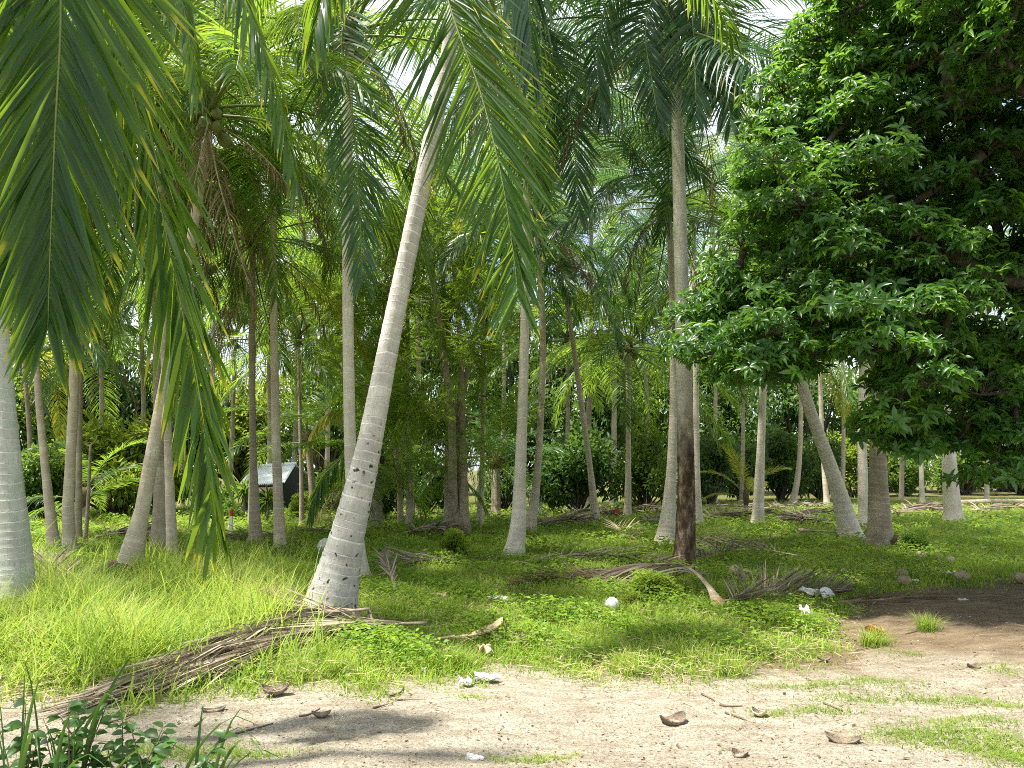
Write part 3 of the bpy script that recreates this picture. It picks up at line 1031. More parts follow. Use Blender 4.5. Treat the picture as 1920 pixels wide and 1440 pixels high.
palm('r8', 'distant small pale trunk between brown palm and far right palm', [(1730, 944), (1728, 900), (1726, 800), (1722, 640)], wid=[9, 7, 6, 6], mat='trunk_pale', L=4.4, n=18, seed=34)
palm('c9', 'thin straight palm trunk beside the multi-stemmed feathery tree', [(898, 988), (903, 900), (906, 760), (906, 600), (906, 440)], wid=[14, 9, 9, 8, 8], mat='trunk_tan', L=4.2, n=20, seed=35)
palm('c10', 'ringed palm trunk touching the left stem of the feathery tree', [(838, 992), (839, 900), (838, 780), (834, 600), (826, 400)], wid=[13, 11, 10, 9, 9], mat='trunk_tan', L=4.2, n=20, seed=36)
palm('c11', 'shaded leaning trunk in the gap between leaning palm and thicket', [(752, 984), (748, 900), (740, 820), (728, 700), (716, 560)], wid=[12, 9, 9, 8, 8], mat='trunk_dark', L=4.0, n=18, seed=37)
palm('c12', 'dim trunk wrapped by creeping leaves under the feathery tree', [(766, 990), (766, 900), (764, 820), (764, 700), (764, 560)], wid=[11, 9, 8, 8, 8], mat='trunk_tan', L=3.8, n=18, seed=38)
# palms farther back, whose crowns fill the gaps
BACK = [(60, 968, 40, 620, 'behind the curved slender palm at the left'), (185, 962, 190, 640, 'above the bright bush at left'), (270, 960, 262, 560, 'behind the swollen based palm'),
        (392, 962, 400, 520, 'behind the yellow green hanging leaflet tips'), (428, 948, 440, 640, 'left of the house roof'), (505, 945, 500, 560, 'above the white house roof'),
        (548, 950, 560, 500, 'right above the white house roof'), (612, 952, 610, 600, 'left of the slender pale centre palm'), (780, 945, 784, 470, 'behind the feathery tree on its left side'),
        (940, 950, 944, 480, 'behind the feathery tree on its right side'), (1060, 948, 1064, 640, 'behind the left leaning thin palm'), (1150, 948, 1146, 360, 'tall above the star shaped palm'),
        (1215, 950, 1206, 600, 'between star shaped palm and pale flaring palm'), (1340, 944, 1336, 360, 'right of the charred palm'), (1390, 942, 1392, 560, 'left of the white upright trunk'),
        (1580, 940, 1576, 560, 'behind the mottled leaning palm'), (1690, 938, 1690, 520, 'right of the thick brown palm'), (1850, 938, 1850, 560, 'behind the dark tree at far right'),
        (1010, 952, 1020, 250, 'tall behind the knotted pale palm'), (340, 950, 352, 340, 'tall and misty behind the swollen based palm'), (1100, 946, 1110, 260, 'high behind the left leaning thin palm')]
for i, (bx, by, cx, cy, where) in enumerate(BACK):
    palm('b%d' % i, 'far coconut palm crown and thin trunk ' + where, [(bx, by), (bx * .6 + cx * .4 + 3, by * .55 + cy * .45), (cx, cy)], wid=[11, 8, 7] if by > 944 else [9, 6, 6],
         mat='trunk_tan' if i % 2 else 'trunk_dark', L=4.8, n=26, kind='blue' if i % 3 == 0 else 'green', seed=100 + i, dead=3, nuts=3, group='far palms behind the grove')
# young palms without a tall trunk
palm('y1', 'young palm whose long fronds arch left beside the leaning trunk', [(704, 992), (704, 930), (702, 868)], wid=[24, 24, 24], mat='trunk_dark', L=3.9, n=14, seed=51, dead=3, group='young palms', emax=5)
c_ = PALMS['y1'][2]
Yy = c_[1]
path_frond('y1', [c_, at(672, 846, Yy - .6), at(630, 868, Yy - 1.0), at(598, 912, Yy - 1.3), at(580, 972, Yy - 1.5)], 70, .95, 81, mats=('frond_near', 'rachis'), w=.045, phi=(66, 24), grav=.5, up=0, t0=.1, jit=.07)
path_frond('y1', [c_, at(668, 776, Yy - .4), at(630, 770, Yy - .7), at(596, 792, Yy - .9), at(574, 838, Yy - 1.0)], 70, .85, 82, mats=('frond_yellow', 'rachis'), w=.045, phi=(66, 24), grav=.5, up=0, t0=.1, jit=.07)
palm('y2', 'small yellow seedling palm at the foot of the white trunk', [(1398, 968), (1398, 956), (1399, 940)], wid=[8, 8, 7], mat='trunk_dark', L=1.9, n=9, kind='yellow', seed=52, dead=1, group='young palms', emax=4)
palm('y3', 'low palm with one pale frond arching right before the left bush', [(158, 985), (156, 960), (154, 944)], wid=[16, 15, 14], mat='trunk_dark', L=2.8, n=9, seed=53, dead=1, group='young palms', emax=4)
palm('y4', 'bright young palm with upright fronds above the house roof edge', [(588, 972), (584, 900), (578, 830)], wid=[14, 12, 12], mat='trunk_dark', L=3.4, n=14, seed=54, dead=1, group='young palms', emax=4)
palm('y5', 'young palm with orange brown stalks in shade left of feathery tree', [(772, 974), (770, 900), (766, 812)], wid=[14, 12, 12], mat='trunk_dark', L=3.0, n=12, seed=55, dead=5, group='young palms', emax=5)
palm('y6', 'low dark palm spreading wide fronds between centre trunks', [(930, 966), (930, 920), (930, 870)], wid=[18, 17, 16], mat='trunk_dark', L=3.4, n=14, kind='blue', seed=56, dead=2, group='young palms', emax=6)

# root mass of the thick brown palm and of the swollen one
for key, off, r_ in (('r3', (.26, -.10, .12), (.22, .2, .22)), ('bulb', (-.06, -.06, .13), (.34, .3, .2))):
    e, b, _ = PALMS[key]
    g = G()
    V, F = blob(off, r_, 16, 8, .08, 5)
    g.add(V, F)
    gr = np.random.default_rng(9)
    for i in range(60):
        a = gr.uniform(0, 6.28)
        p0 = np.array(off) + np.array([math.cos(a) * r_[0] * .8, math.sin(a) * r_[1] * .8, r_[2] * gr.uniform(-.2, .7)])
        p1 = np.array(off) + np.array([math.cos(a) * r_[0] * 1.35, math.sin(a) * r_[1] * 1.35, -off[2] + .0])
        V, F = tube([p0, (p0 + p1) / 2 + np.array([math.cos(a), math.sin(a), .5]) * .04, p1], [.008, .009, .005], 4)
        g.add(V, F)
    ob('root_mass', g.mesh('root_mass', M['fibre']), e)

# ================================================================== BROADLEAF TREE (right)
def lerp_pts(v, pts):
    a = np.array(pts, float)
    return np.interp(v, a[:, 0], a[:, 1])


LEFT = [(-500, 1700), (-300, 1600), (0, 1500), (100, 1462), (200, 1405), (300, 1380), (400, 1372), (480, 1345), (560, 1290), (610, 1255), (660, 1275), (720, 1310), (800, 1345), (860, 1620), (960, 1780)]
BOT = [(1240, 640), (1330, 770), (1480, 778), (1545, 705), (1600, 740), (1660, 850), (1760, 905), (1850, 940), (2400, 950)]
GAPS = [(1700, 195, 34), (1575, 292, 40), (1500, 280, 30), (1832, 604, 42), (1690, 92, 34), (1800, 185, 34), (1640, 345, 26), (1420, 150, 28), (1780, 330, 26), (1465, 355, 24), (1560, 760, 40), (1610, 335, 22)]
gt = np.random.default_rng(77)
C, Rc = [], []
for layer in range(3):
    stepx, stepy = (66, 60) if layer < 2 else (96, 84)
    y = -420.0
    while y < 960:
        x = lerp_pts(y, LEFT) + 34 + gt.uniform(0, 40)
        while x < 2330:
            jx, jy = x + gt.uniform(-28, 28), y + gt.uniform(-26, 26)
            x += stepx
            if jy > lerp_pts(jx, BOT) - 30 or jx < lerp_pts(jy, LEFT) + 24:
                continue
            if any((jx - a) ** 2 + (jy - b) ** 2 < (r * .6) ** 2 for a, b, r in GAPS):
                continue
            bul = 1.5 * math.exp(-((jx - 1680) / 190) ** 2 - ((jy - 660) / 150) ** 2) + 2.2 * math.exp(-((jx - 1950) / 260) ** 2 - ((jy + 20) / 200) ** 2) + \
                .9 * math.exp(-((jx - 1560) / 200) ** 2 - ((jy - 360) / 130) ** 2)
            Yc = [9.6, 10.5, 11.6][layer] - bul * [1, .6, .2][layer] + gt.uniform(-.5, .5)
            if gt.random() < [.02, .06, .15][layer]:
                continue
            C.append(at(jx, jy, Yc))
            Rc.append(gt.uniform(.34, .54))
        y += stepy
for _ in range(120):
    # unseen limbs added right of the frame, meant to shade the dirt
    q = np.array([gt.uniform(4.6, 9.5), gt.uniform(5.8, 9.5), gt.uniform(3.2, 8.5)])
    if q[0] / q[1] < .80:
        continue
    C.append(q)
    Rc.append(gt.uniform(.4, .6))
C = np.array(C)
Rc = np.array(Rc)
tb = np.array([8.3, 10.6, float(gz(8.3, 10.6)) - .05])
tree = empty('broadleaf_tree', tb, 'dense dark green broadleaf tree filling the right side', 'tree')
chain = catmull([tb, tb + [-.1, 0, 1.2], tb + [-.4, -.1, 2.6], tb + [-.6, -.1, 4.2], tb + [-.5, 0, 5.8]], 9)
V, F = tube(catmull(chain, 40) - tb, np.interp(np.linspace(0, 1, 40), [0, .08, 1], [.42, .28, .14]) * (1 + gt.normal(0, .02, 40)), 14)
ob('trunk', mkmesh('trunk', V, [(f, 0) for f in F], M['bark']), tree)
sk, _ = skeleton(chain - tb, C - tb, .010, .0125, gt)
ob('branches', sk.mesh('branches', M['bark']), tree)
# rosettes of leaves at the twig ends
per = 44
idx = np.repeat(np.arange(len(C)), per)
d = rand_dirs(gt, len(idx))
d[:, 2] = np.abs(d[:, 2]) * .7 + d[:, 2] * .3
d = nrm(d)
Tp = C[idx] + d * (Rc[idx] * gt.random(len(idx)) ** .4)[:, None] * np.array([1.05, 1.05, .85])
ax = nrm(d * .6 + np.array([-.15, -.25, .75]) + gt.normal(0, .35, d.shape))
gtw = G()
mid = (C[idx] * .5 + Tp * .5) + gt.normal(0, .03, Tp.shape)
for a, b, c in list(zip(C[idx] - tb, mid - tb, Tp - tb))[::2]:
    V, F = tube(np.array([a, b, c]), [.006, .005, .003], 3, cap=False)
    gtw.add(V, F)
ob('twigs', gtw.mesh('twigs', M['bark']), tree)
nl = 8
ri = np.repeat(np.arange(len(Tp)), nl)
a_ = ax[ri]
u_ = nrm(np.cross(a_, np.array([.3, .9, .2])))
v_ = np.cross(a_, u_)
an = np.tile(np.arange(nl) * 2.39996, len(Tp)) + np.repeat(gt.uniform(0, 6.28, len(Tp)), nl) + gt.normal(0, .2, len(ri))
el = gt.uniform(.75, 1.75, len(ri))
rad_ = u_ * np.cos(an)[:, None] + v_ * np.sin(an)[:, None]
D = nrm(a_ * np.cos(el)[:, None] + rad_ * np.sin(el)[:, None] + np.array([0, 0, -.22]))
N = nrm(a_ * np.sin(el)[:, None] - rad_ * np.cos(el)[:, None] + gt.normal(0, .15, D.shape))
ln = gt.uniform(.085, .155, len(ri)) * np.repeat(gt.uniform(.75, 1.25, len(Tp)), nl)
O = Tp[ri] + a_ * gt.uniform(-.04, .02, len(ri))[:, None]
rv = np.clip(gt.normal(.45, .2, len(ri)) + np.repeat(gt.normal(0, .2, len(Tp)), nl) + np.repeat(np.repeat(gt.normal(0, .14, len(C)), per), nl), 0, 1)
young = np.repeat(gt.random(len(Tp)) < .10, nl)
# the 300 nearest leaves in view are single parts
depth = O[:, 1]
px_ = 960 + FPX * O[:, 0] / O[:, 1]
py_ = 880 - FPX * (O[:, 2] - 1.7) / O[:, 1]
inview = (px_ < 1915) & (py_ > 5)
cand = np.where(inview, depth - 3.0 * np.abs(N[:, 1]), 1e9)
pick = np.argsort(cand)[:300]
single = np.zeros(len(ri), bool)
single[pick] = True
g = G()
for yy, mi_ in ((False, 0), (True, 1)):
    s_ = (~single) & (young == yy)
    V, F, tt, rr = leaf_arrays(O[s_] - tb, D[s_], N[s_], ln[s_], ln[s_] * .36, T_LEAF, rv[s_])
    g.add(V, F, mi_, t=tt, r=rr)
tag(ob('foliage', g.mesh('foliage', [M['broad'], M['broad_young']]), tree), kind='stuff')
lv, lf = T_LEAF
lmesh = [mkmesh('leaf', lv * np.array([1, .36, 1]), [(lf, 0)], M['broad'], {'t': lv[:, 0], 'r': np.full(8, q)}) for q in (.35, .6, .85)]
for j, i in enumerate(pick):
    w_ = nrm(np.cross(N[i], D[i]))
    n_ = np.cross(D[i], w_)
    o = bpy.data.objects.new('leaf', lmesh[j % 3])
    col.objects.link(o)
    m4 = Matrix(((D[i][0], w_[0], n_[0], 0), (D[i][1], w_[1], n_[1], 0), (D[i][2], w_[2], n_[2], 0), (0, 0, 0, 1)))
    o.parent = tree
    o.matrix_local = Matrix.Translation(Vector(O[i] - tb)) @ m4 @ Matrix.Scale(float(ln[i]), 4)

# ================================================================== FEATHERY TREE (centre)
gf = np.random.default_rng(91)
fb = gnd(856, 1000)
FY = fb[1]
ft = empty('feathery_tree', fb, 'tall airy fine leaved tree with several bare stems behind the centre', 'tree')
FC, FR = [], []
for _ in range(170):
    x, y = gf.uniform(600, 985), gf.uniform(400, 905)
    cx = 800 + 20 * math.sin(y * .01)
    if abs(x - cx) > 190 * math.sqrt(max(0, 1 - ((y - 640) / 290) ** 2)):
        continue
    FC.append(at(x, y, FY + gf.uniform(-2.0, 2.2)))
    FR.append(gf.uniform(.40, .72))
FC, FR = np.array(FC), np.array(FR)
stems = []
for k_, pts_ in enumerate([[(852, 1000), (848, 900), (846, 780), (828, 640), (810, 500), (800, 420)], [(872, 1002), (868, 900), (866, 780), (862, 640), (850, 500)], [(860, 1002), (858, 900), (852, 800), (880, 680), (905, 560)]]):
    P = np.array([gnd(*pts_[0], -.03)] + [at(x, y, FY + (k_ - 1) * .25) for x, y in pts_[1:]])
    Pq = catmull(P, 30)
    stems.append(Pq)
    V, F = tube(Pq - fb, np.interp(np.linspace(0, 1, 30), [0, .05, .5, 1], [.22, .14, .10, .04]) * (1 + gf.normal(0, .05, 30)), 10)
    ob('trunk', mkmesh('trunk', V, [(f, 0) for f in F], M['bark_pale']), ft)
allst = np.concatenate([s[8:] for s in stems])
ggs = []
own = [-1] * len(allst)
order = np.argsort([np.linalg.norm(allst - c, axis=1).min() for c in FC])
nodes = [p for p in allst]
for i in order:
    c = FC[i]
    q = np.array(nodes)
    dd = np.linalg.norm(q - c, axis=1) + .5 * np.maximum(q[:, 2] - c[2], 0)
    jj = int(np.argmin(dd))
    a = q[jj]
    m = (a + c) / 2 + gf.normal(0, .08, 3) + np.array([0, 0, .08])
    V, F = tube(catmull([a, m, c], 6) - fb, np.linspace(.035, .012, 6), 5, cap=False)
    k_ = own[jj]
    if k_ < 0:
        ggs.append(G())
        k_ = len(ggs) - 1
    ggs[k_].add(V, F)
    nodes += [c]
    own += [k_]
for gg in ggs:
    if gg.n:
        ob('branch', gg.mesh('branch', M['bark_pale']), ft)
V, F, tt, rr = foliage_clumps(gf, FC - fb, FR, 66, .26, .44, T_FEATHER, up=.9)
tag(ob('foliage', mkmesh('foliage', V, [(F, 0)], M['feather'], {'t': tt, 'r': rr}), ft), kind='stuff')

# ================================================================== SHRUBS AND BACK TREES
SHV = {}


def shrub_mesh(kind, v, far=False):
    lobes, per, lsz = (44, 230, .034) if far else (20, 230, .062)
    key = (kind, v, far)
    if key not in SHV:
        g = np.random.default_rng(300 + v * 11 + len(kind))
        C, Rr = [], []
        for i in range(lobes):
            d = nrm(g.normal(0, 1, 3))
            d[2] = abs(d[2])
            k = g.uniform(.45, 1.0)
            C.append([d[0] * .40 * k, d[1] * .40 * k, .18 + d[2] * .62 * k + g.uniform(-.06, .1)])
            Rr.append(g.uniform(.13, .24) * (.72 if far else 1))
        C, Rr = np.array(C), np.array(Rr)
        V, F, tt, rr = foliage_clumps(g, C, Rr, per, lsz, .5, T_DIAMOND, up=.7)
        fm = mkmesh('foliage', V, [(F, 0)], M[kind], {'t': tt, 'r': rr})
        sk = G()
        for i in range(lobes):
            P = catmull([[g.normal(0, .03), g.normal(0, .03), 0], C[i] * [.5, .5, .4], C[i]], 6)
            VV, FF = tube(P, np.linspace(.016, .005, 6), 4, cap=False)
            sk.add(VV, FF)
        SHV[key] = (fm, sk.mesh('stems', M['bark']))
    return SHV[key]


def shrub(label, x, ybase, w, h, kind='shrub', v=0, name='shrub', cat='shrub', group='shrubs behind the grove', rz=None, Y=None):
    b = gnd(x, ybase)
    W, H = w / FPX * b[1], h / FPX * b[1]
    e = empty(name, b, label, cat, group)
    fm, sm = shrub_mesh(kind, v, name == 'far_tree')
    rz = random.uniform(0, 6.28) if rz is None else rz
    ob('foliage', fm, e, (0, 0, 0), rz, (W, W, H))
    ob('stems', sm, e, (0, 0, 0), rz, (W, W, H))
    return e


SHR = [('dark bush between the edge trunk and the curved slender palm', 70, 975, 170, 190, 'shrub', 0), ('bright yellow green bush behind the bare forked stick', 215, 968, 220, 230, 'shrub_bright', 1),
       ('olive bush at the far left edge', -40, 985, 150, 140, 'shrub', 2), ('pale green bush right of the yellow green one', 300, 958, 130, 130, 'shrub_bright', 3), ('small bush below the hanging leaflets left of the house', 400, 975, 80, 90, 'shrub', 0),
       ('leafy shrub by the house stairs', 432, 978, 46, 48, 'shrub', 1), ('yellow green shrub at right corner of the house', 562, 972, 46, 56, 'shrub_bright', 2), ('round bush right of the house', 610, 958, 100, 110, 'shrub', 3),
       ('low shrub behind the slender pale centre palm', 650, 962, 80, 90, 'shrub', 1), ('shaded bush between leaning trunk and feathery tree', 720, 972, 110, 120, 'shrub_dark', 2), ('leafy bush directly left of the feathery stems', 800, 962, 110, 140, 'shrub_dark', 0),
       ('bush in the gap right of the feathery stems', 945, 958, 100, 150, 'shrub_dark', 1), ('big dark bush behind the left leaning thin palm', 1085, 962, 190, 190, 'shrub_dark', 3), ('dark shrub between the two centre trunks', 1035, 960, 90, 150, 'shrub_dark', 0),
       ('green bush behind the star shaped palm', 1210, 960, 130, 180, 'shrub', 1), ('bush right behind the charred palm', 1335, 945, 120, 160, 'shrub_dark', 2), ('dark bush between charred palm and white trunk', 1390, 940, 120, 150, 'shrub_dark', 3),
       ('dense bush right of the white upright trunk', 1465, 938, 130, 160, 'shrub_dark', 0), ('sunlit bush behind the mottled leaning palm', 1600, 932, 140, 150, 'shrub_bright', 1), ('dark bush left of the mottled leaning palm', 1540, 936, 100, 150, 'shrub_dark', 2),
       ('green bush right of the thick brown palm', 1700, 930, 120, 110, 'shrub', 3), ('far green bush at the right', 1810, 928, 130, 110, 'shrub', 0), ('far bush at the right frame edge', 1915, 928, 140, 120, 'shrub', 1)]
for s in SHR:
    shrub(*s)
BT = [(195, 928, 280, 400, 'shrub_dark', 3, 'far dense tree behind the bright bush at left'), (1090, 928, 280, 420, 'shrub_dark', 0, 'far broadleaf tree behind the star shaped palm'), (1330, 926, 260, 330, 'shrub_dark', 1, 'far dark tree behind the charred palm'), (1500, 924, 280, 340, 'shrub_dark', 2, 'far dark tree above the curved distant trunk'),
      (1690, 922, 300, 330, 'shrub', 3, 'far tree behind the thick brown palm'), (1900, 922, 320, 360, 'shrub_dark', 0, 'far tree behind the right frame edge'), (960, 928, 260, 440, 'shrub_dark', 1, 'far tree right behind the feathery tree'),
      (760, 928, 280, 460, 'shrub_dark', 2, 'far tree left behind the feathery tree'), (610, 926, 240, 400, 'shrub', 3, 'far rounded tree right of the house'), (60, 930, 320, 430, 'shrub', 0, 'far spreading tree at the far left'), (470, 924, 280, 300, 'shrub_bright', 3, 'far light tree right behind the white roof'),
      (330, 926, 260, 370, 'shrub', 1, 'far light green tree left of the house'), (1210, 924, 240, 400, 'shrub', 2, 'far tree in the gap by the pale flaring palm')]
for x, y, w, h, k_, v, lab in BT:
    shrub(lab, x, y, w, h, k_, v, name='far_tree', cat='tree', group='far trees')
shrub('fresh green leafy plant before the feathery stems', 850, 1040, 66, 60, 'shrub_bright', 2, name='leafy_plant', cat='plant', group='low leafy plants')
shrub('low round leafy plant left of the arching cut stalk', 1222, 1118, 110, 58, 'shrub_bright', 1, name='leafy_plant', cat='plant', group='low leafy plants')
shrub('low leafy patch right of the cut stalk butt', 1440, 1156, 120, 34, 'shrub_bright', 3, name='leafy_plant', cat='plant', group='low leafy plants')
shrub('dark weed right of the thick brown palm foot', 1715, 1040, 64, 60, 'shrub', 0, name='leafy_plant', cat='plant', group='low leafy plants')
shrub('small yellow green plant between ball and arching stalk', 1192, 1136, 60, 34, 'shrub_bright', 0, name='leafy_plant', cat='plant', group='low leafy plants')

# bare forked stick at left
sb = gnd(160, 1020)
e = empty('dead_sapling', sb, 'bare pale forked sapling beside the thin brown palm', 'sapling')
Ys = sb[1]
for nm, pts_, r0, r1 in (('trunk', [(160, 1020), (166, 930), (168, 880), (170, 835)], .05, .03), ('branch', [(170, 835), (180, 826), (182, 818)], .025, .012), ('branch', [(170, 836), (162, 834), (160, 828)], .022, .012),
                         ('branch', [(168, 905), (180, 895), (194, 900), (194, 912)], .03, .02)):
    P = np.array([at(x, y, Ys) for x, y in pts_])
    if nm == 'trunk':
        P[0] = sb
    V, F = tube(catmull(P, 14) - sb, np.linspace(r0, r1, 14), 7)
    ob(nm, mkmesh(nm, V, [(f, 0) for f in F], M['bark_pale']), e)

# ================================================================== HOUSE
def simple(name, color, rough=.6, spec=.3, metallic=0):
    m, nt = newmat(name)
    NT(nt).out(color, rough, spec, metallic=metallic)
    return m


M['roof'] = plain_mat('roof_metal', (.76, .78, .80), (.86, .87, .88), 2, .45, .4, .1)
M['rust'] = plain_mat('rusty_metal', (.30, .16, .10), (.55, .45, .40), 2.5, .8, .2, .3)
M['blue'] = plain_mat('blue_paint', (.02, .19, .27), (.04, .28, .38), 3, .6, .3, .1)
M['wall'] = plain_mat('dark_timber', (.035, .04, .04), (.07, .07, .065), 4, .8, .2, .3)
M['concrete'] = plain_mat('concrete', (.30, .29, .27), (.45, .44, .41), 5, .9, .1, .3)
M['white'] = plain_mat('white_paint', (.68, .67, .64), (.82, .81, .78), 6, .6, .3, .2)
M['red'] = plain_mat('red_paint', (.45, .03, .02), (.60, .05, .03), 6, .5, .3, .2)
M['glass'] = simple('window_glass', (.02, .03, .035), .08, .6)

HY = 31.0
hb = at(490, 960, HY)
hb[2] = float(gz(hb[0], hb[1]))
house = empty('stilt_house', hb, 'small stilt house with shiny white metal roof and blue porch', 'house')


def hp(x, y, dy=0.0):
    return at(x, y, HY + dy) - hb


def hob(name, V, F, mat, parent=None):
    F = F if isinstance(F, list) else [F]
    return ob(name, mkmesh(name, V, [(f, 0) for f in F], M[mat], smooth=False), parent or house)


def corrug(a, b, c, d, n=60, amp=.02, th=.03):
    """sheet a-b (eave), d-c (ridge), corrugated along a-b with thickness"""
    u = np.linspace(0, 1, n)[:, None]
    e0 = a * (1 - u) + b * u
    e1 = d * (1 - u) + c * u
    nn = nrm(np.cross(b - a, d - a))
    w = amp * np.cos(np.arange(n) * math.pi)[:, None] * nn
    V = np.concatenate([e0 + w, e1 + w, e0 + w - nn * th, e1 + w - nn * th])
    i = np.arange(n - 1)
    F = [np.stack([i, i + 1, n + i + 1, n + i], 1), np.stack([2 * n + i, 3 * n + i, 3 * n + i + 1, 2 * n + i + 1], 1), np.stack([i, 2 * n + i, 2 * n + i + 1, i + 1], 1), np.stack([n + i, n + i + 1, 3 * n + i + 1, 3 * n + i], 1)]
    return V, F


fl = (960 - 956) / FPX * HY
eL, eR = hp(446, 911, 0), hp(533, 904, 0)
rL, rR = hp(474, 877, 2.2), hp(553, 871, 2.2)
V, F = corrug(eL, eR, rR, rL, 50)
roof = hob('roof', V, F, 'roof')
bL, bR = eL + [0.2, 4.6, 0], eR + [.2, 4.6, 0]
V, F = corrug(bR, bL, rL + [0, .03, .02], rR + [0, .03, .02], 50)
hob('roof_back', V, F, 'roof', roof)
V, F = tube(np.array([rL + [-.05, .02, .05], rR + [.05, .02, .05]]), [.07, .07], 8)
hob('ridge_cap', V, F, 'roof', roof)
a0, a1 = hp(438, 924, -1.3), hp(514, 921, -1.3)
V, F = corrug(a0, a1, hp(514, 913, .1) , hp(446, 914, .1), 40)
hob('porch_roof', V, F, 'rust')
# gable infill, walls, floor
zf = hp(490, 955)[2]
x0, x1 = eL[0] + .15, eR[0] - .1
ztop = eL[2] - .04
V, F = box(((x0 + x1) / 2, 2.2, (zf + ztop) / 2), (x1 - x0, 3.6, ztop - zf))
hob('wall', V, F, 'wall')
V = np.array([[x1, .3, ztop], [x1, 4.2, ztop], [x1, 2.2, rR[2] - .1], [x1 - .1, .3, ztop], [x1 - .1, 4.2, ztop], [x1 - .1, 2.2, rR[2] - .1]])
hob('gable', V, [np.array([[0, 1, 2], [5, 4, 3]]), np.array([[0, 3, 4, 1], [1, 4, 5, 2], [2, 5, 3, 0]])], 'wall')
V, F = box(((x0 + x1) / 2, 1.2, zf - .06), (x1 - x0 + .3, 5.2, .12))
hob('floor', V, F, 'wall')
zt = a0[2] - .05
for x in (468, 484, 508):
    p = hp(x, 950, -1.15)
    V, F = box((p[0], p[1], (zf + zt) / 2), (.10, .10, zt - zf - .01))
    hob('porch_post', V, F, 'blue')
for xa, xb in ((468, 484), (484, 508)):
    pa, pb = hp(xa, 950, -1.15), hp(xb, 950, -1.15)
    rail = None
    for zz in (zf + .42, zf + .08):
        V, F = box(((pa[0] + pb[0]) / 2, pa[1], zz), (pb[0] - pa[0] - .12, .05, .05))
        o = hob('rail', V, F, 'blue')
        rail = rail or o
    nb = 6
    for i in range(nb):
        x = pa[0] + (pb[0] - pa[0]) * (i + .5) / nb
        V, F = box((x, pa[1], zf + .25), (.045, .03, .28))
        hob('baluster', V, F, 'blue', rail)
hw_ = ztop - zf
V, F = box((x0 + 1.2, .37, zf + hw_ * .45), (.5, .05, hw_ * .86))
door = hob('door', V, F, 'blue')
for zz in (zf + hw_ * .25, zf + hw_ * .65):
    V, F = box((x0 + 1.2, .335, zz), (.36, .02, hw_ * .32))
    hob('door_panel', V, F, 'blue', door)
V, F = box((x0 + .45, .38, zf + hw_ * .6), (.55, .05, hw_ * .6))
wn = hob('window', V, F, 'blue')
for i in range(5):
    V, F = box((x0 + .45, .34, zf + hw_ * (.37 + i * .11)), (.47, .03, hw_ * .06))
    hob('louvre', V, F, 'glass', wn)
for x in (450, 468, 490, 512, 528):
    for dy in (-1.2, 3.2):
        p = hp(x, 950, dy)
        V, F = box((p[0], p[1], (zf - .12) / 2 - .1), (.14, .14, zf - .12 + .2))
        hob('stilt', V, F, 'concrete')
s0, s1 = hp(420, 966, -1.2), hp(444, 954, -1.0)
st = None
for i in range(5):
    f = (i + .5) / 5
    p = s0 * (1 - f) + s1 * f
    V, F = box((p[0], p[1], .02 + (zf) * f), (.16, .7, .05))
    hob('stair_tread', V, F, 'concrete')
for dz in (0.02, .75):
    V, F = tube(np.array([[s0[0], s0[1] - .4, dz + .02], [s1[0], s1[1] - .4, zf + dz]]), [.03, .03], 6)
    hob('handrail' if dz > .1 else 'stringer', V, F, 'concrete')
for f in (.1, .9):
    p = s0 * (1 - f) + s1 * f
    V, F = tube(np.array([[p[0], p[1] - .4, zf * f], [p[0], p[1] - .4, zf * f + .75]]), [.025, .025], 6)
    hob('handrail_post', V, F, 'concrete')

# dragon plants in front of the porch
for i, (x, y, top, lab) in enumerate([(499, 980, 928, 'slim spiky leaved plant before the blue porch railing'), (455, 974, 908, 'slim spiky leaved plant by the porch stairs')]):
    b = gnd(x, y)
    H = (y - top) / FPX * b[1]
    e = empty('dracaena', b, lab, 'plant', 'spiky plants by the house')
    V, F = tube(catmull([[0, 0, 0], [.04, 0, H * .35], [.0, 0, H * .75]], 10), np.linspace(.045, .03, 10), 6)
    ob('stem', mkmesh('stem', V, [(f, 0) for f in F], M['bark_pale']), e)
    g = np.random.default_rng(i + 40)
    dd = rand_dirs(g, 70)
    dd[:, 2] = dd[:, 2] * .7 + .15
    O_ = np.array([0, 0, H * .68]) + g.uniform(0, 1, (70, 1)) * np.array([0, 0, H * .18])
    L_ = g.uniform(.35, .6, 70)
    V, F, tt, rr = leaf_arrays(O_, dd, np.tile([0, 0, 1.0], (70, 1)) + g.normal(0, .2, (70, 3)), L_, L_ * .12, T_LEAF, g.random(70))
    tag(ob('leaves', mkmesh('leaves', V, [(F, 0)], M['shrub'], {'t': tt, 'r': rr}), e), kind='stuff')

# marker posts
for x, y, h, w, lab in ((432, 1010, 52, 5, 'white marker post with red top left of the skirted palm'), (1157, 972, 18, 8, 'short red topped marker beside the star palm trunk')):
    b = gnd(x, y)
    H, W = h / FPX * b[1], w / FPX * b[1]
    e = empty('marker_post', b, lab, 'post', 'painted marker posts')
    cut = .78 if h > 30 else .25
    V, F = box((0, 0, H * cut / 2 - .03), (W, W, H * cut + .06))
    ob('post', mkmesh('post', V, [(F, 0)], M['white'], smooth=False), e)
    V, F = box((0, 0, H * (cut + 1) / 2 + .001), (W * 1.04, W * 1.04, H * (1 - cut)))
    ob('top_band', mkmesh('top_band', V, [(F, 0)], M['red'], smooth=False), e)

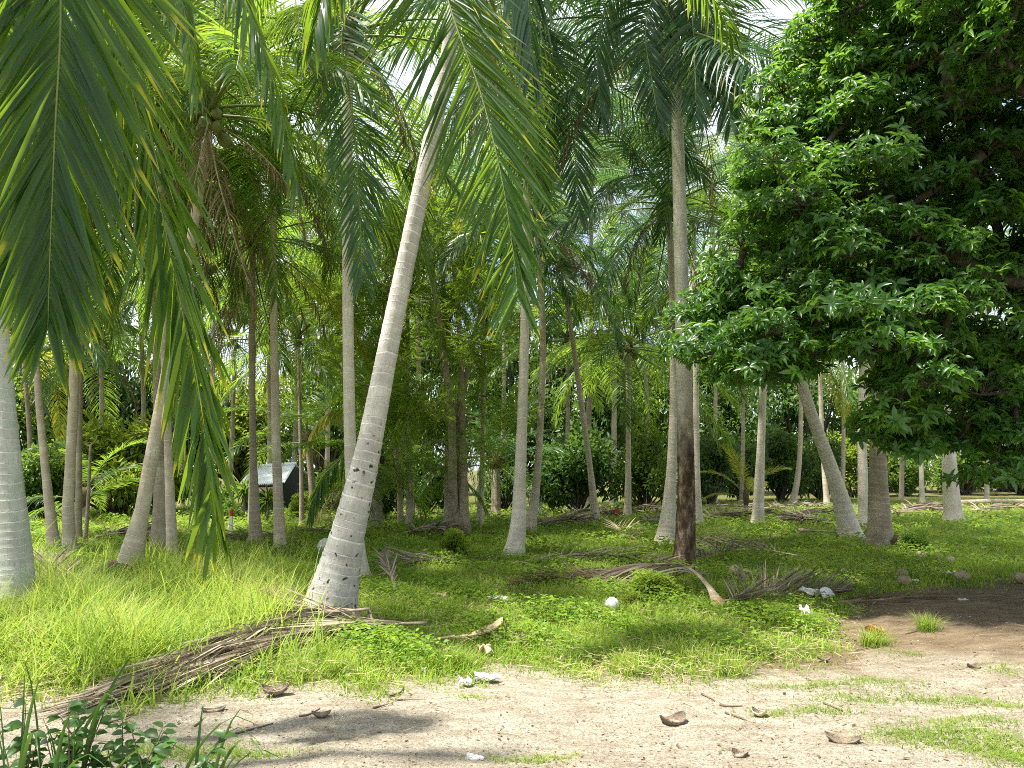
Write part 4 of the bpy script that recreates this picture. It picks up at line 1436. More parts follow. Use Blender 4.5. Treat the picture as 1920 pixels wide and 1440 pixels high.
# ================================================================== FALLEN FRONDS
def fallen(label, px, n, llen, seed, lift=(.06, .06), w=.022, phi=(34, 12), sides=(-1, 1), up=.05, grav=.03, flatz=.12, rr=.022, t0=.12, mat='frond_grey', missing=.1, jit=.2, segs=5, butt=False, z=None, name='fallen_frond', cat='palm frond'):
    P = np.array([gnd(x, y) for x, y in px])
    zz = np.linspace(lift[0], lift[1], len(P)) if z is None else np.array(z)
    P[:, 2] += zz
    base = P[0].copy()
    base[2] -= zz[0]
    e = empty(name, base, label, cat, 'dry fallen fronds')
    Q = catmull(P, 30)
    L, r = leaflet_geo(Q, n, seed, llen, w=w, t0=t0, phi=phi, grav=grav, up=up, segs=segs, jit=jit, twist=1.0, floor=.012, sides=sides, missing=missing, flatz=flatz)
    g = G()
    add_leaflets(g, L - base, r)
    ob('leaflets', g.mesh('leaflets', M[mat]), e)
    u = np.linspace(0, 1, 30)
    V, F = tube(Q - base, rr * np.interp(u, [0, .05, .15, .3, 1], [3.2, 2.6, 1.5, 1, .3] if butt else [1.6, 1.3, 1.1, 1, .3]), 7, flat=.5)
    ob('stalk', mkmesh('stalk', V, [(f, 0) for f in F], M['rachis_dead']), e)
    if butt:
        V, F = blob((0, 0, zz[0] * .5), (.09, .06, .10), 12, 8, .06, seed)
        ob('butt', mkmesh('butt', V, [(F, 0)], M['fibre_tan']), e)
    return e


M['fibre_tan'] = plain_mat('tan_fibre', (.30, .17, .08), (.50, .34, .19), 24, .9, .1, .9, .02)
fallen('long grey dry frond lying along the track edge at left', [(800, 1198), (660, 1204), (540, 1226), (420, 1262), (300, 1290), (170, 1322)], 130, 1.05, 201, (.16, .05), w=.020, phi=(18, 6), jit=.06, missing=.0, up=.10, rr=.02, t0=.06)
fallen('second grey dry frond lying over the long one at left', [(690, 1190), (560, 1200), (440, 1236), (330, 1272), (230, 1304)], 110, .95, 202, (.24, .12), w=.018, phi=(16, 5), jit=.06, missing=.0, up=.08, rr=.02, t0=.04)
fallen('dry frond heaped across the foot of the leaning trunk', [(745, 1212), (680, 1196), (600, 1180), (520, 1160)], 70, .75, 203, (.05, .22), w=.02, phi=(40, 14), missing=.05, up=.2)
fallen('dry frond with broad cut stalk arching up beside the charred trunk', [(1348, 1136), (1325, 1120), (1285, 1108), (1225, 1102), (1160, 1090), (1090, 1080)], 74, .8, 204, w=.022, phi=(55, 20), butt=True, z=[.04, .20, .36, .34, .18, .08], rr=.03, t0=.3, grav=.14, up=-.1)
fallen('dry brown frond with leaflets standing up right of the cut stalk', [(1345, 1134), (1410, 1126), (1490, 1122), (1580, 1126)], 74, .72, 205, (.06, .05), w=.018, phi=(58, 30), sides=(1, -1), up=.65, grav=.06, flatz=0)
fallen('pale dry frond between charred trunk and mottled palm', [(1500, 1046), (1440, 1036), (1380, 1040), (1310, 1058)], 60, .75, 206, (.08, .12), phi=(48, 20), up=.3, flatz=.05)
fallen('straw coloured dry frond fanning behind the charred trunk foot', [(1440, 1028), (1390, 1018), (1330, 1022), (1290, 1040)], 60, .8, 207, (.10, .12), phi=(50, 22), up=.25, flatz=.05, mat='straw')
fallen('tangled dry frond left of the charred trunk', [(960, 1064), (1050, 1056), (1150, 1054), (1250, 1066)], 70, .8, 208, (.06, .14), phi=(44, 20), up=.15)
fallen('dark dry frond lying in the grass before the knotted trunk', [(1190, 1098), (1120, 1092), (1040, 1090), (975, 1098)], 60, .7, 209, (.06, .06), phi=(50, 20), up=.1, mat='frond_dead')
fallen('dry frond on the grass left of the knotted trunk', [(880, 1062), (820, 1056), (760, 1060), (700, 1066)], 56, .75, 210, (.06, .08), phi=(46, 18), up=.15)
fallen('upright withered fan right of the leaning trunk foot', [(742, 1112), (730, 1098), (716, 1084)], 30, .5, 211, phi=(24, 12), up=.1, mat='frond_grey', z=[.02, .2, .38], flatz=0, t0=.2)
fallen('dry leaf fan on the grass beside the pale flaring palm', [(1190, 1014), (1172, 1006), (1150, 998)], 34, .7, 212, phi=(60, 30), up=.4, mat='straw', z=[.05, .1, .2], flatz=0, t0=.1)
fallen('flat dark dry frond at the edge of the shaded dirt', [(1480, 1140), (1600, 1136), (1720, 1130), (1860, 1124)], 66, .7, 213, (.02, .02), phi=(30, 10), mat='frond_dead', up=.0)
fallen('dry brown frond piece under the edge trunk at left', [(60, 1120), (84, 1108), (104, 1086)], 30, .6, 214, phi=(40, 18), up=.2, z=[.1, .25, .4], flatz=0)
fallen('upright dry spikes beside the edge trunk at left', [(74, 1140), (98, 1122), (122, 1110)], 30, .6, 215, phi=(40, 20), up=.3, z=[.05, .2, .3], flatz=0)
fallen('dry fronds fallen under the skirted palm by the house', [(560, 1012), (520, 1010), (460, 1014), (400, 1022)], 60, .8, 216, (.05, .1), phi=(44, 20), up=.15)
fallen('dry frond lying right of the tall house palm', [(640, 1002), (600, 1000), (560, 1000)], 46, .7, 217, (.05, .08), phi=(36, 16), up=.1)
ROW = [(1150, 1240, 964, 'behind the star palm marker'), (1200, 1290, 982, 'left of the charred trunk at mid distance'), (1320, 1420, 958, 'between charred palm and white trunk'), (1310, 1440, 976, 'at the foot of the white trunk'),
       (1460, 1580, 972, 'left of the mottled leaning palm'), (1430, 1540, 956, 'along the far clearing left'), (1660, 1780, 966, 'between brown and far right palms'), (1690, 1800, 956, 'along the far clearing right'),
       (1820, 1920, 962, 'right of the far right palm'), (1050, 1150, 972, 'before the dark thicket at centre'), (1000, 1100, 986, 'right of the curving narrow palm'), (180, 270, 1016, 'behind the swollen palm at left'),
       (760, 840, 1006, 'before the feathery stems'), (1560, 1480, 986, 'in front of the mottled palm pile')]
for i, (xa, xb, y, where) in enumerate(ROW):
    fallen('heap of grey dry fronds ' + where, [(xa, y + 2), ((xa + xb) / 2, y - 2), (xb, y)], 60, .95, 230 + i, (.12, .22), w=.04, phi=(50, 18), up=.25, grav=.08, rr=.035)

# ================================================================== LITTER AND SMALL THINGS
M['foam'] = plain_mat('white_plastic', (.46, .45, .42), (.72, .72, .70), 10, .5, .3, .2)
M['husk'] = plain_mat('old_husk', (.10, .075, .055), (.30, .24, .18), 14, .9, .1, .9, .02)
M['spathe'] = plain_mat('tan_spathe', (.45, .30, .16), (.66, .52, .34), 9, .7, .2, .5)
M['stone'] = plain_mat('pale_stone', (.42, .39, .33), (.60, .57, .50), 9, .9, .1, .6)
M['gravel'] = plain_mat('gravel', (.16, .13, .10), (.42, .38, .32), 60, .9, .1, .3)
M['twig'] = plain_mat('twig', (.07, .055, .04), (.18, .14, .10), 12, .9, .1, .5)
M['yellow'] = plain_mat('yellow_husk', (.22, .11, .03), (.50, .30, .04), 12, .7, .2, .5)


def husk(label, x, y, w, h, seed, mat='husk', rz=0.0, name='coconut_husk', cat='husk', inner='husk'):
    """a split piece of husk: a curved boat-shaped shell with thickness"""
    b = gnd(x, y, .012)
    Wm, Hm = w / FPX * b[1], h / FPX * b[1]
    g = np.random.default_rng(seed)
    nu, nv = 16, 8
    V = []
    for lay in (1.0, .80):
        for i in range(nu + 1):
            u = i / nu * 2 - 1
            prof = math.sqrt(max(0, 1 - abs(u) ** 2.2)) + .02
            for j in range(nv + 1):
                a = math.pi * (1.05 + .9 * j / nv)
                k = 1 + (g.normal(0, .05) if lay == 1.0 else 0)
                V.append([u * Wm / 2 * (lay * .05 + .95), math.cos(a) * Hm * .75 * prof * lay * k, Hm * .55 + math.sin(a) * Hm * .55 * prof * lay * k + abs(u) ** 2 * Hm * .35])
    V = np.array(V)
    m = (nu + 1) * (nv + 1)
    F = []
    for i in range(nu):
        for j in range(nv):
            q = i * (nv + 1) + j
            F.append([q, q + 1, q + nv + 2, q + nv + 1])
    F = np.array(F)
    F2 = F[:, ::-1] + m
    rim = []
    for i in range(nu):
        for j in (0, nv):
            q, q2 = i * (nv + 1) + j, (i + 1) * (nv + 1) + j
            rim.append([q, q2, q2 + m, q + m])
    e = empty(name, b, label, cat, 'husks on the ground')
    o = ob('shell', mkmesh('shell', V, [(F, 0), (np.array(rim), 0)], M[mat]), e, (0, 0, 0), rz)
    ob('lining', mkmesh('lining', V, [(F2, 0)], M[inner]), e, (0, 0, 0), rz)
    return e


husk('grey curved husk piece on the sandy track near centre right', 1262, 1366, 52, 26, 1, rz=.5)
husk('dark fibrous curved husk at the bottom right of the track', 1582, 1412, 62, 24, 2, rz=-.4)
husk('broken dark husk with pale rim at the grass edge left', 516, 1308, 52, 22, 3, rz=.1)
husk('flattened husk strip on the track at left', 602, 1354, 36, 14, 4, rz=.2)
husk('curled husk strip on the left of the track', 400, 1338, 44, 14, 5, rz=.4)
husk('yellow and brown split husk at the dirt edge', 1640, 1192, 24, 22, 6, mat='yellow', rz=.8, inner='husk')
husk('curled pale husk on the shaded dirt', 1826, 1256, 22, 14, 7, rz=.3)
husk('small brown husk chip on the track centre left', 880, 1392, 34, 16, 8, mat='spathe', rz=.6)
husk('dark husk at the edge of the track right of the foam scraps', 1545, 1242, 26, 10, 9, rz=.2)
husk('pale curled husk on the track right of centre', 1424, 1352, 28, 16, 10, mat='spathe', rz=-.7)
husk('dark husk half hidden in grass left of the leaning trunk', 176, 1130, 26, 14, 11)
husk('open husk beside the scattered coconuts at right', 1752, 1054, 26, 14, 12, rz=.3)
husk('dark husk cup in the grass behind the leaning trunk', 500, 1046, 22, 16, 13)
husk('dark husk scrap at bottom edge of the track', 1388, 1432, 30, 18, 14, rz=-.8)
for i, (x, y, r_, lab) in enumerate([(1692, 1086, 14, 'upper coconut of the touching pair at right'), (1696, 1100, 13, 'lower coconut of the touching pair at right'), (1804, 1092, 15, 'pale coconut below the ribbed plastic bottle'),
                                     (1914, 1096, 14, 'brown coconut at the right frame edge'), (1783, 1060, 10, 'small coconut in the grass above the bottle'), (1728, 1052, 10, 'coconut lying farthest back in the right grass'),
                                     (1380, 1086, 16, 'coconut under the upright dry leaflets'), (1400, 1090, 14, 'second coconut under the upright dry leaflets')]):
    b = gnd(x, y)
    s = .85 * r_ / FPX * b[1] / .115
    o = ob('fallen_coconut', COCO_DRY, None, b + [0, 0, .10 * s])
    o.rotation_euler = (1.2 + .3 * i, .5 * i, i)
    o.scale = (s, s, s)
    tag(o, lab, 'coconut', 'fallen coconuts')


def scrap(name, label, x, y, w, h, seed, mat='foam', cat='litter', thick=.012, crumple=.04, lift=.03):
    b = gnd(x, y, lift)
    W, D_ = w / FPX * b[1] * .85, h / FPX * b[1] * 2.0
    g = np.random.default_rng(seed)
    n, m = 9, 7
    X, Y = np.meshgrid(np.linspace(-.5, .5, n), np.linspace(-.5, .5, m))
    edge = 1 + .25 * np.sin(5 * np.arctan2(Y, X) + seed) + g.normal(0, .06, X.shape)
    X2, Y2 = X * W * edge, Y * D_ * edge
    Z = g.normal(0, crumple * .22, X.shape) + crumple * np.sin(X * 7 + seed) * .5 * np.cos(Y * 5 + seed)
    V = np.stack([X2, Y2, Z - Z.min()], -1).reshape(-1, 3)
    i = np.arange(m - 1)[:, None] * n + np.arange(n - 1)[None, :]
    F = np.stack([i, i + 1, i + n + 1, i + n], -1).reshape(-1, 4)
    N_ = n * m
    V2 = V - np.array([0, 0, thick])
    bord = [(j, j + 1) for j in range(n - 1)] + [(N_ - n + j + 1, N_ - n + j) for j in range(n - 1)] + [((j + 1) * n, j * n) for j in range(m - 1)] + [(j * n + n - 1, (j + 1) * n + n - 1) for j in range(m - 1)]
    FB = np.array([[b_, a_, a_ + N_, b_ + N_] for a_, b_ in bord])
    o = ob(name, mkmesh(name, np.vstack([V, V2]), [(F, 0), (F[:, ::-1] + N_, 0), (FB, 0)], M[mat], smooth=False), None, b, 0)
    return tag(o, label, cat, 'litter in the grass')


scrap('foam_scrap', 'torn white foam sheet on the grass edge at centre', 914, 1278, 48, 12, 1, crumple=.03)
scrap('foam_scrap', 'small curled white foam scrap left of the torn sheet', 872, 1288, 24, 9, 2, crumple=.04)
scrap('plastic_bag', 'crumpled white plastic bag by the dry frond at right', 1532, 1130, 52, 16, 3, crumple=.10, lift=.05)
scrap('plastic_bag', 'small crumpled white plastic lump below the bag', 1512, 1160, 18, 14, 4, crumple=.09, lift=.03)
scrap('foam_scrap', 'white chip on the grass left of the torn sheet', 794, 1266, 10, 7, 5, crumple=.02)
scrap('plastic_scrap', 'pale scrap on the grass right of the leaning trunk', 935, 1122, 40, 8, 6, crumple=.04)
scrap('plastic_scrap', 'white scrap among the leaves left of the coconut pair', 1590, 1072, 26, 6, 7, crumple=.03)
scrap('plastic_scrap', 'white paper scrap right of the coconut pair', 1712, 1094, 20, 5, 8, crumple=.03)
scrap('plastic_scrap', 'tiny white scrap on the shaded dirt', 1806, 1134, 16, 5, 9, crumple=.02)
scrap('plastic_scrap', 'white scrap at the bottom of the track', 890, 1436, 34, 7, 10, crumple=.02, lift=.015)
scrap('tan_sheath', 'dry tan sheath scrap in the grass behind the spathe', 825, 1122, 30, 12, 11, mat='spathe', crumple=.05)
scrap('tan_sheath', 'small tan sheath scrap below the big spathe', 908, 1224, 24, 10, 12, mat='spathe', crumple=.05)
M['cyan'] = plain_mat('cyan_paper', (.35, .62, .70), (.55, .78, .82), 10, .8, .2, .2)
scrap('paper_scrap', 'faded pale blue paper scrap on the sandy track', 1192, 1390, 30, 8, 13, mat='cyan', crumple=.012, lift=.018, thick=.003)
# white ball
b = gnd(1148, 1142)
V, F = blob((0, 0, .07), (.085, .085, .085), 20, 14, .012, 4)
tag(ob('foam_ball', mkmesh('foam_ball', V, [(F, 0)], M['foam']), None, b), 'round white foam ball in the grass right of centre', 'ball')
# round pale boulder
b = gnd(612, 1040)
V, F = blob((0, 0, .17), (.18, .18, .20), 18, 12, .03, 8)
tag(ob('boulder', mkmesh('boulder', V, [(F, 0)], M['stone']), None, b), 'round pale boulder just left of the leaning white trunk', 'boulder')
# spathe (boat shaped sheath) with pointed tail
b = gnd(905, 1198)
e = empty('palm_spathe', b, 'tan split spathe with pointed tail lying on the grass centre', 'spathe')
n = 18
u = np.linspace(0, 1, n)
P = catmull([[-.30, 0, .05], [-.12, .0, .07], [.08, .02, .13], [.20, .04, .20]], n)
wv = np.interp(u, [0, .25, .6, .9, 1], [.008, .03, .075, .10, .085])
V = []
for lay in (0, .012):
    for i in range(n):
        for j in range(7):
            a = (j / 6 - .5) * 2.4
            V.append(P[i] + np.array([0, math.sin(a) * wv[i], (math.cos(a) - .4) * wv[i] * .8 - lay]))
V = np.array(V)
q = np.array([[i * 7 + j, i * 7 + j + 1, (i + 1) * 7 + j + 1, (i + 1) * 7 + j] for i in range(n - 1) for j in range(6)])
ob('sheath', mkmesh('sheath', V, [(q, 0), (q[:, ::-1] + n * 7, 0)], M['spathe']), e)
V, F = tube(catmull([[-.28, 0, .055], [-.42, -.02, .04], [-.55, -.02, .03]], 8), np.linspace(.016, .007, 8), 6)
ob('tail', mkmesh('tail', V, [(f, 0) for f in F], M['spathe']), e)
# ribbed bottle
b = gnd(1790, 1080, .04)
e = empty('plastic_bottle', b, 'ribbed clear plastic bottle lying above the pale coconut', 'bottle')
xs_ = np.linspace(-.12, .09, 29)
V, F = tube(np.stack([xs_, 0 * xs_, 0 * xs_], 1), .034 + .003 * np.cos(np.arange(29) * math.pi), 14)
ob('body', mkmesh('body', V, [(f, 0) for f in F], M['foam']), e)
V, F = tube(np.array([[.0905, 0, 0], [.12, 0, 0], [.13, 0, 0]]), [.033, .016, .014], 14)
ob('neck', mkmesh('neck', V, [(f, 0) for f in F], M['foam']), e)
V, F = tube(np.array([[.131, 0, 0], [.15, 0, 0]]), [.017, .017], 14)
ob('cap', mkmesh('cap', V, [(f, 0) for f in F], M['blue']), e)
# fallen stalk with flared dark end
b = gnd(1500, 1006, .05)
V, F = tube(catmull([[0, 0, .10], [.35, .0, .09], [1.0, .05, .06], [1.6, .1, .04]], 20), np.interp(np.linspace(0, 1, 20), [0, .06, .2, 1], [.11, .09, .045, .03]), 9, flat=.55)
tag(ob('fallen_stalk', mkmesh('fallen_stalk', V, [(f, 0) for f in F], M['rachis_dead']), None, b), 'old frond stalk with flared butt lying left of the mottled palm', 'stalk')
# logs in the clearing at far right
for i, (xa, xb, y, lab) in enumerate([(1800, 1960, 948, 'fallen grey trunk lying across the far right clearing'), (1560, 1640, 1002, 'short old stalk lying at the foot of the mottled palm')]):
    a, b2 = gnd(xa, y), gnd(xb, y - 2)
    r_ = [.14, .05][i]
    V, F = tube(catmull([a * 0, (b2 - a) * .5 + [0, .1, .02], b2 - a], 24) + [0, 0, r_ * .9], np.full(24, r_) * (1 + np.random.default_rng(i).normal(0, .03, 24)), 10)
    tag(ob('fallen_log', mkmesh('fallen_log', V, [(f, 0) for f in F], M['bark_pale']), None, a), lab, 'log')
# twigs
TW = [((200, 1352), (258, 1330)), ((365, 1362), (430, 1330)), ((425, 1384), (512, 1364)), ((560, 1352), (600, 1338)), ((700, 1338), (736, 1328)), ((728, 1314), (756, 1296)), ((740, 1322), (800, 1320)), ((780, 1394), (810, 1388)),
      ((1155, 1434), (1290, 1438)), ((1170, 1322), (1200, 1332)), ((1316, 1308), (1340, 1322)), ((1350, 1330), (1392, 1333)), ((1512, 1280), (1542, 1296)), ((1660, 1200), (1740, 1186)), ((1680, 1206), (1600, 1222)), ((1760, 1160), (1790, 1172)),
      ((1898, 1300), (1920, 1296)), ((1895, 1310), (1915, 1330)), ((1892, 1210), (1920, 1226)), ((1360, 1345), (1410, 1366)), ((1545, 1330), (1580, 1345)), ((1610, 1420), (1680, 1438)), ((930, 1330), (975, 1322)), ((1270, 1404), (1285, 1416))]
TL = ['leftmost thin twig beside the lower left weeds', 'dark twig beside the curled husk strip at left', 'long straight twig lying lowest on the left of the track', 'short twig touching the flattened husk strip',
      'dark twig on the track edge below the leaning palm', 'pale stick slanting up out of the grass edge', 'flat twig along the grass edge below the white chip', 'tiny twig left of the small brown husk chip',
      'long thin stick along the very bottom of the track', 'thin twig on the track edge above the pale blue scrap', 'short slanting twig at the grass edge right of centre', 'level twig above the pale curled husk',
      'slanting twig at the grass edge below the dark husk', 'long twig pointing right from the yellow split husk', 'twig left of and below the yellow split husk', 'short twig on dark dirt below the tiny white scrap',
      'upper twig at the right frame edge on brown dirt', 'steep twig at the right frame edge below another', 'pale twig at the right edge high on the shaded dirt', 'slanting twig beside the pale curled husk',
      'twig in the sparse grass patch right of centre', 'twig running to the bottom edge right of the fibrous husk', 'small twig on the track below the torn foam sheet', 'tiny twig below the grey curved husk']
for i, (p, q) in enumerate(TW):
    a, b2 = gnd(*p), gnd(*q)
    g = np.random.default_rng(500 + i)
    mid_ = (b2 - a) * .5 + g.normal(0, .03, 3) * [1, 1, 0]
    V, F = tube(catmull([a * 0, mid_, b2 - a], 10) + [0, 0, .018], np.linspace(g.uniform(.006, .011), .004, 10), 5)
    tag(ob('twig', mkmesh('twig', V, [(f, 0) for f in F], M['twig']), None, a), TL[i], 'twig', 'twigs on the track and dirt')

# ================================================================== GRASS AND GROUND COVER
def blades(g, X, Y, h, w, lean, segs, rmin=0, rmax=1):
    n = len(X)
    az = g.uniform(0, 6.28, n)
    D = np.stack([np.cos(az), np.sin(az), np.zeros(n)], 1)
    Wd = np.stack([-np.sin(az + g.normal(0, .5, n)), np.cos(az), np.zeros(n)], 1)
    base = np.stack([X, Y, gz(X, Y) - .005], 1)
    le = lean * g.uniform(.3, 1.4, n)
    rows = []
    tt = []
    for s in range(segs + 1):
        u = s / segs
        p = base + D * (le * h * u ** 1.8)[:, None]
        p[:, 2] += h * u * (1 - .35 * np.minimum(le, 1.6) * u)
        hw = (w * (1 - u ** 1.6) * .5 + .0004)[:, None]
        if s < segs:
            rows += [p - Wd * hw, p + Wd * hw]
            tt += [u, u]
        else:
            rows += [p]
            tt += [u]
    m = len(rows)
    V = np.stack(rows, 1)
    o = np.arange(n)[:, None] * m
    fq = [o + np.array([2 * s, 2 * s + 1, 2 * s + 3, 2 * s + 2]) for s in range(segs - 1)]
    ft_ = o + np.array([2 * segs - 2, 2 * segs - 1, 2 * segs])
    r = np.repeat(rmin + (rmax - rmin) * g.random(n), m)
    return V.reshape(-1, 3), [np.concatenate(fq)] if fq else [], ft_, np.tile(tt, n), r


def patch(x, y, s=1.0, ph=0.0):
    return .5 + .25 * np.sin(1.7 * s * x + ph) * np.cos(1.3 * s * y + 2 * ph) + .25 * np.sin(3.1 * s * x + 2.3 * s * y + ph)


def grass_obj(name, mat, V, Fq, Ft, t_, r_, **tg):
    r_ = np.clip(r_ * .62 + .75 * patch(V[:, 0], V[:, 1], .8, 5) * patch(V[:, 0], V[:, 1], 2.1, 2) + .06, 0, 1)
    faces = [(f, 0) for f in Fq] + [(Ft, 0)]
    return tag(ob(name, mkmesh(name, V, faces, M[mat], {'t': t_, 'r': r_}, smooth=False)), kind='stuff')


def sample(g, n, y0, y1, power, fx=.80, pad=1.2):
    """spots with falling density in the distance"""
    u = g.random(n)
    a = 1 - power
    Y = (y0 ** a + u * (y1 ** a - y0 ** a)) ** (1 / a)
    X = g.uniform(-1, 1, n) * (fx * Y + pad)
    return X, Y


gg_ = np.random.default_rng(17)
pxx = lambda X, Y: 960 + FPX * X / Y
# tall grass on the left
X, Y = sample(gg_, 110000, 5.4, 17, 1.3)
P_ = pxx(X, Y)
e_ = -soilness(X, Y)
wgt = np.clip((640 - P_) / 160, 0, 1) * np.clip(e_ / .9, 0, 1) * np.clip((16 - Y) / 5, 0, 1)
k_ = gg_.random(len(X)) < wgt * (.35 + .65 * patch(X, Y, 1.4, 1))
_fp_ = np.array([gnd(*p)[:2] for p in [(800, 1198), (660, 1204), (540, 1226), (420, 1262), (300, 1290), (170, 1322)]])
_fl = catmull(np.c_[_fp_, np.zeros(6)], 60)[:, :2]
_d2 = np.min(np.hypot(X[:, None] - _fl[None, :, 0], Y[:, None] - _fl[None, :, 1]), axis=1)
k_ &= _d2 > gg_.uniform(.12, .42, len(X))
X, Y = X[k_], Y[k_]
h_ = (.20 + .44 * patch(X, Y, 1.1, 2) + gg_.exponential(.09, len(X))) * np.clip(-soilness(X, Y) / 1.4 + .25, .25, 1)
V, Fq, Ft, t_, r_ = blades(gg_, X, Y, np.maximum(h_, .07), gg_.uniform(.007, .017, len(X)), .75, 4)
grass_obj('tall_grass', 'grass', V, Fq, Ft, t_, r_)
# turf everywhere
X, Y = sample(gg_, 330000, 5.2, 46, 1.75)
e_ = -soilness(X, Y)
P_ = pxx(X, Y)
thin = np.where((P_ > 1380) & (P_ < 1700) & (Y < 9), .55, 1.0)
dens = np.clip((e_ + .12) / .95, 0, 1) ** 1.3 * (.25 + .75 * np.clip(patch(X, Y, 1.9, .5) * 1.5 - .15, 0, 1)) * thin
dens = np.maximum(dens, np.where((Y > 7.2) & (e_ > -2.2), .10 * np.clip(patch(X, Y, 2.3, 1) * 2 - .6, 0, 1), 0))
k_ = gg_.random(len(X)) < dens
X, Y = X[k_], Y[k_]
h_ = (.035 + .10 * patch(X, Y, .9, 3) + gg_.exponential(.03, len(X))) * np.clip(-soilness(X, Y) / 1.2 + .35, .35, 1) * np.clip(.7 + Y / 26, .7, 1.5)
V, Fq, Ft, t_, r_ = blades(gg_, X, Y, h_, gg_.uniform(.005, .012, len(X)) * np.clip(Y / 8, 1, 3.2), .9, 2)
grass_obj('turf', 'turf', V, Fq, Ft, t_, r_)
# grassy patches on the track
PT = [(1750, 1318, 150, 10), (1860, 1328, 90, 10), (1710, 1405, 90, 16), (1810, 1400, 130, 26), (1900, 1425, 100, 30), (1545, 1345, 70, 10), (1450, 1350, 50, 8), (300, 1420, 170, 14), (440, 1434, 120, 10), (1000, 1438, 80, 8),
      (1520, 1300, 120, 10), (1640, 1290, 110, 12), (1885, 1262, 50, 12), (1700, 1232, 50, 7), (878, 1318, 30, 6), (1840, 1365, 90, 10), (1600, 1322, 90, 10)]
XS, YS = [], []
for x, y, sx, sy in PT:
    n = int(sx * sy * .42) + 60
    c0 = gnd(x, y)
    mx_ = sx / FPX * c0[1]
    my_ = abs(gnd(x, y + sy)[1] - gnd(x, y - sy)[1]) / 2
    XS.append(c0[0] + gg_.normal(0, .45, n) * mx_ * 1.15 + .12 * gg_.choice([-1, 0, 1], n) * gg_.random(n))
    YS.append(c0[1] + gg_.normal(0, .55, n) * my_)
X, Y = np.concatenate(XS), np.concatenate(YS)
V, Fq, Ft, t_, r_ = blades(gg_, X, Y, gg_.uniform(.015, .06, len(X)), gg_.uniform(.003, .006, len(X)), 1.1, 2, .1, 1)
V[:, 2] += np.repeat(np.maximum(track_z(X, Y) - gz(X, Y), 0), 5)
grass_obj('track_grass', 'turf', V, Fq, Ft, t_, r_)
# tufts: long thin blades in clumps
TU = [(860, 1250, 60), (1250, 1230, 70), (1310, 1245, 60), (1370, 1270, 60), (1180, 1262, 50), (640, 1270, 50), (560, 1280, 60), (980, 1200, 50), (1100, 1190, 60), (1060, 1120, 60), (880, 1110, 60), (740, 1150, 60), (1640, 1210, 40), (1740, 1190, 30), (1840, 1020, 80), (1760, 1010, 80),
      (1900, 1010, 80), (1500, 1180, 50), (1420, 1230, 60), (1000, 1040, 50), (1110, 1030, 60), (300, 1290, 60), (80, 1290, 60)]
XS, YS, HS = [], [], []
for x, y, w_ in TU:
    c0 = gnd(x, y)
    n = 260
    s_ = w_ / FPX * c0[1] * .28
    XS.append(c0[0] + gg_.normal(0, s_, n))
    YS.append(c0[1] + gg_.normal(0, s_, n))
    HS.append(gg_.uniform(.10, .30, n))
V, Fq, Ft, t_, r_ = blades(gg_, np.concatenate(XS), np.concatenate(YS), np.concatenate(HS), gg_.uniform(.004, .008, 260 * len(TU)), .8, 3)
grass_obj('grass_tufts', 'grass', V, Fq, Ft, t_, r_)
# lush right-hand grass
X, Y = sample(gg_, 60000, 11, 24, 1.2)
P_ = pxx(X, Y)
k_ = (P_ > 1660) & (Y < 22) & (gg_.random(len(X)) < .8 * np.clip((-soilness(X, Y) - .1) / 1.6, 0, 1) * (.4 + .6 * patch(X, Y, 1.5, 2)))
X, Y = X[k_], Y[k_]
V, Fq, Ft, t_, r_ = blades(gg_, X, Y, gg_.uniform(.10, .28, len(X)), gg_.uniform(.008, .016, len(X)), .6, 3)
grass_obj('meadow_grass', 'turf', V, Fq, Ft, t_, r_)
# broad leaved creeping cover
X, Y = sample(gg_, 240000, 6.0, 34, 1.7)
e_ = -soilness(X, Y)
k_ = gg_.random(len(X)) < np.clip((e_ - .5) / 1.2, 0, 1) * np.clip(patch(X, Y, 1.25, 4) * 3.0 - 1.25, .04, 1)
X, Y = X[k_], Y[k_]
n = len(X)
O = np.stack([X, Y, gz(X, Y) + gg_.uniform(.02, .22, n) * np.clip(patch(X, Y, 1.25, 4) * 1.9 - .4, .2, 1.2)], 1)
az = gg_.uniform(0, 6.28, n)
D = np.stack([np.cos(az), np.sin(az), gg_.uniform(-.3, .5, n)], 1)
N = np.stack([gg_.normal(0, .35, n), gg_.normal(0, .35, n), np.ones(n)], 1)
ln = gg_.uniform(.03, .075, n) * np.clip(Y / 10, 1, 2.4)
V, F, tt, rr = leaf_arrays(O, D, N, ln, ln * .62, T_DIAMOND, gg_.random(n))
tag(ob('ground_cover', mkmesh('ground_cover', V, [(F, 0)], M['cover'], {'t': tt, 'r': rr})), kind='stuff')
# dry straw and leaf litter
X, Y = sample(gg_, 60000, 5.0, 40, 1.7)
k_ = gg_.random(len(X)) < np.where(soilness(X, Y) > 0, (.05), .6) * np.clip(patch(X, Y, .8, 6) * 1.6 - .2, .1, 1)
X, Y = X[k_], Y[k_]
n = len(X)
O = np.stack([X, Y, gz(X, Y) + np.where(soilness(X, Y) > 0, track_z(X, Y) - gz(X, Y) + .004, gg_.uniform(.02, .17, n))], 1)
az = gg_.uniform(0, 6.28, n)
D = np.stack([np.cos(az), np.sin(az), gg_.normal(0, .15, n)], 1)
N = np.stack([gg_.normal(0, .4, n), gg_.normal(0, .4, n), np.ones(n)], 1)
ln = gg_.uniform(.05, .22, n)
V, F, tt, rr = leaf_arrays(O, D, N, ln, np.full(n, .005) * np.clip(Y / 9, 1, 2.5), T_FLAT, gg_.random(n))
tag(ob('dry_straw', mkmesh('dry_straw', V, [(F, 0)], M['straw'], {'t': tt, 'r': rr})), kind='stuff')
X, Y = sample(gg_, 90000, 3.8, 30, 1.6)
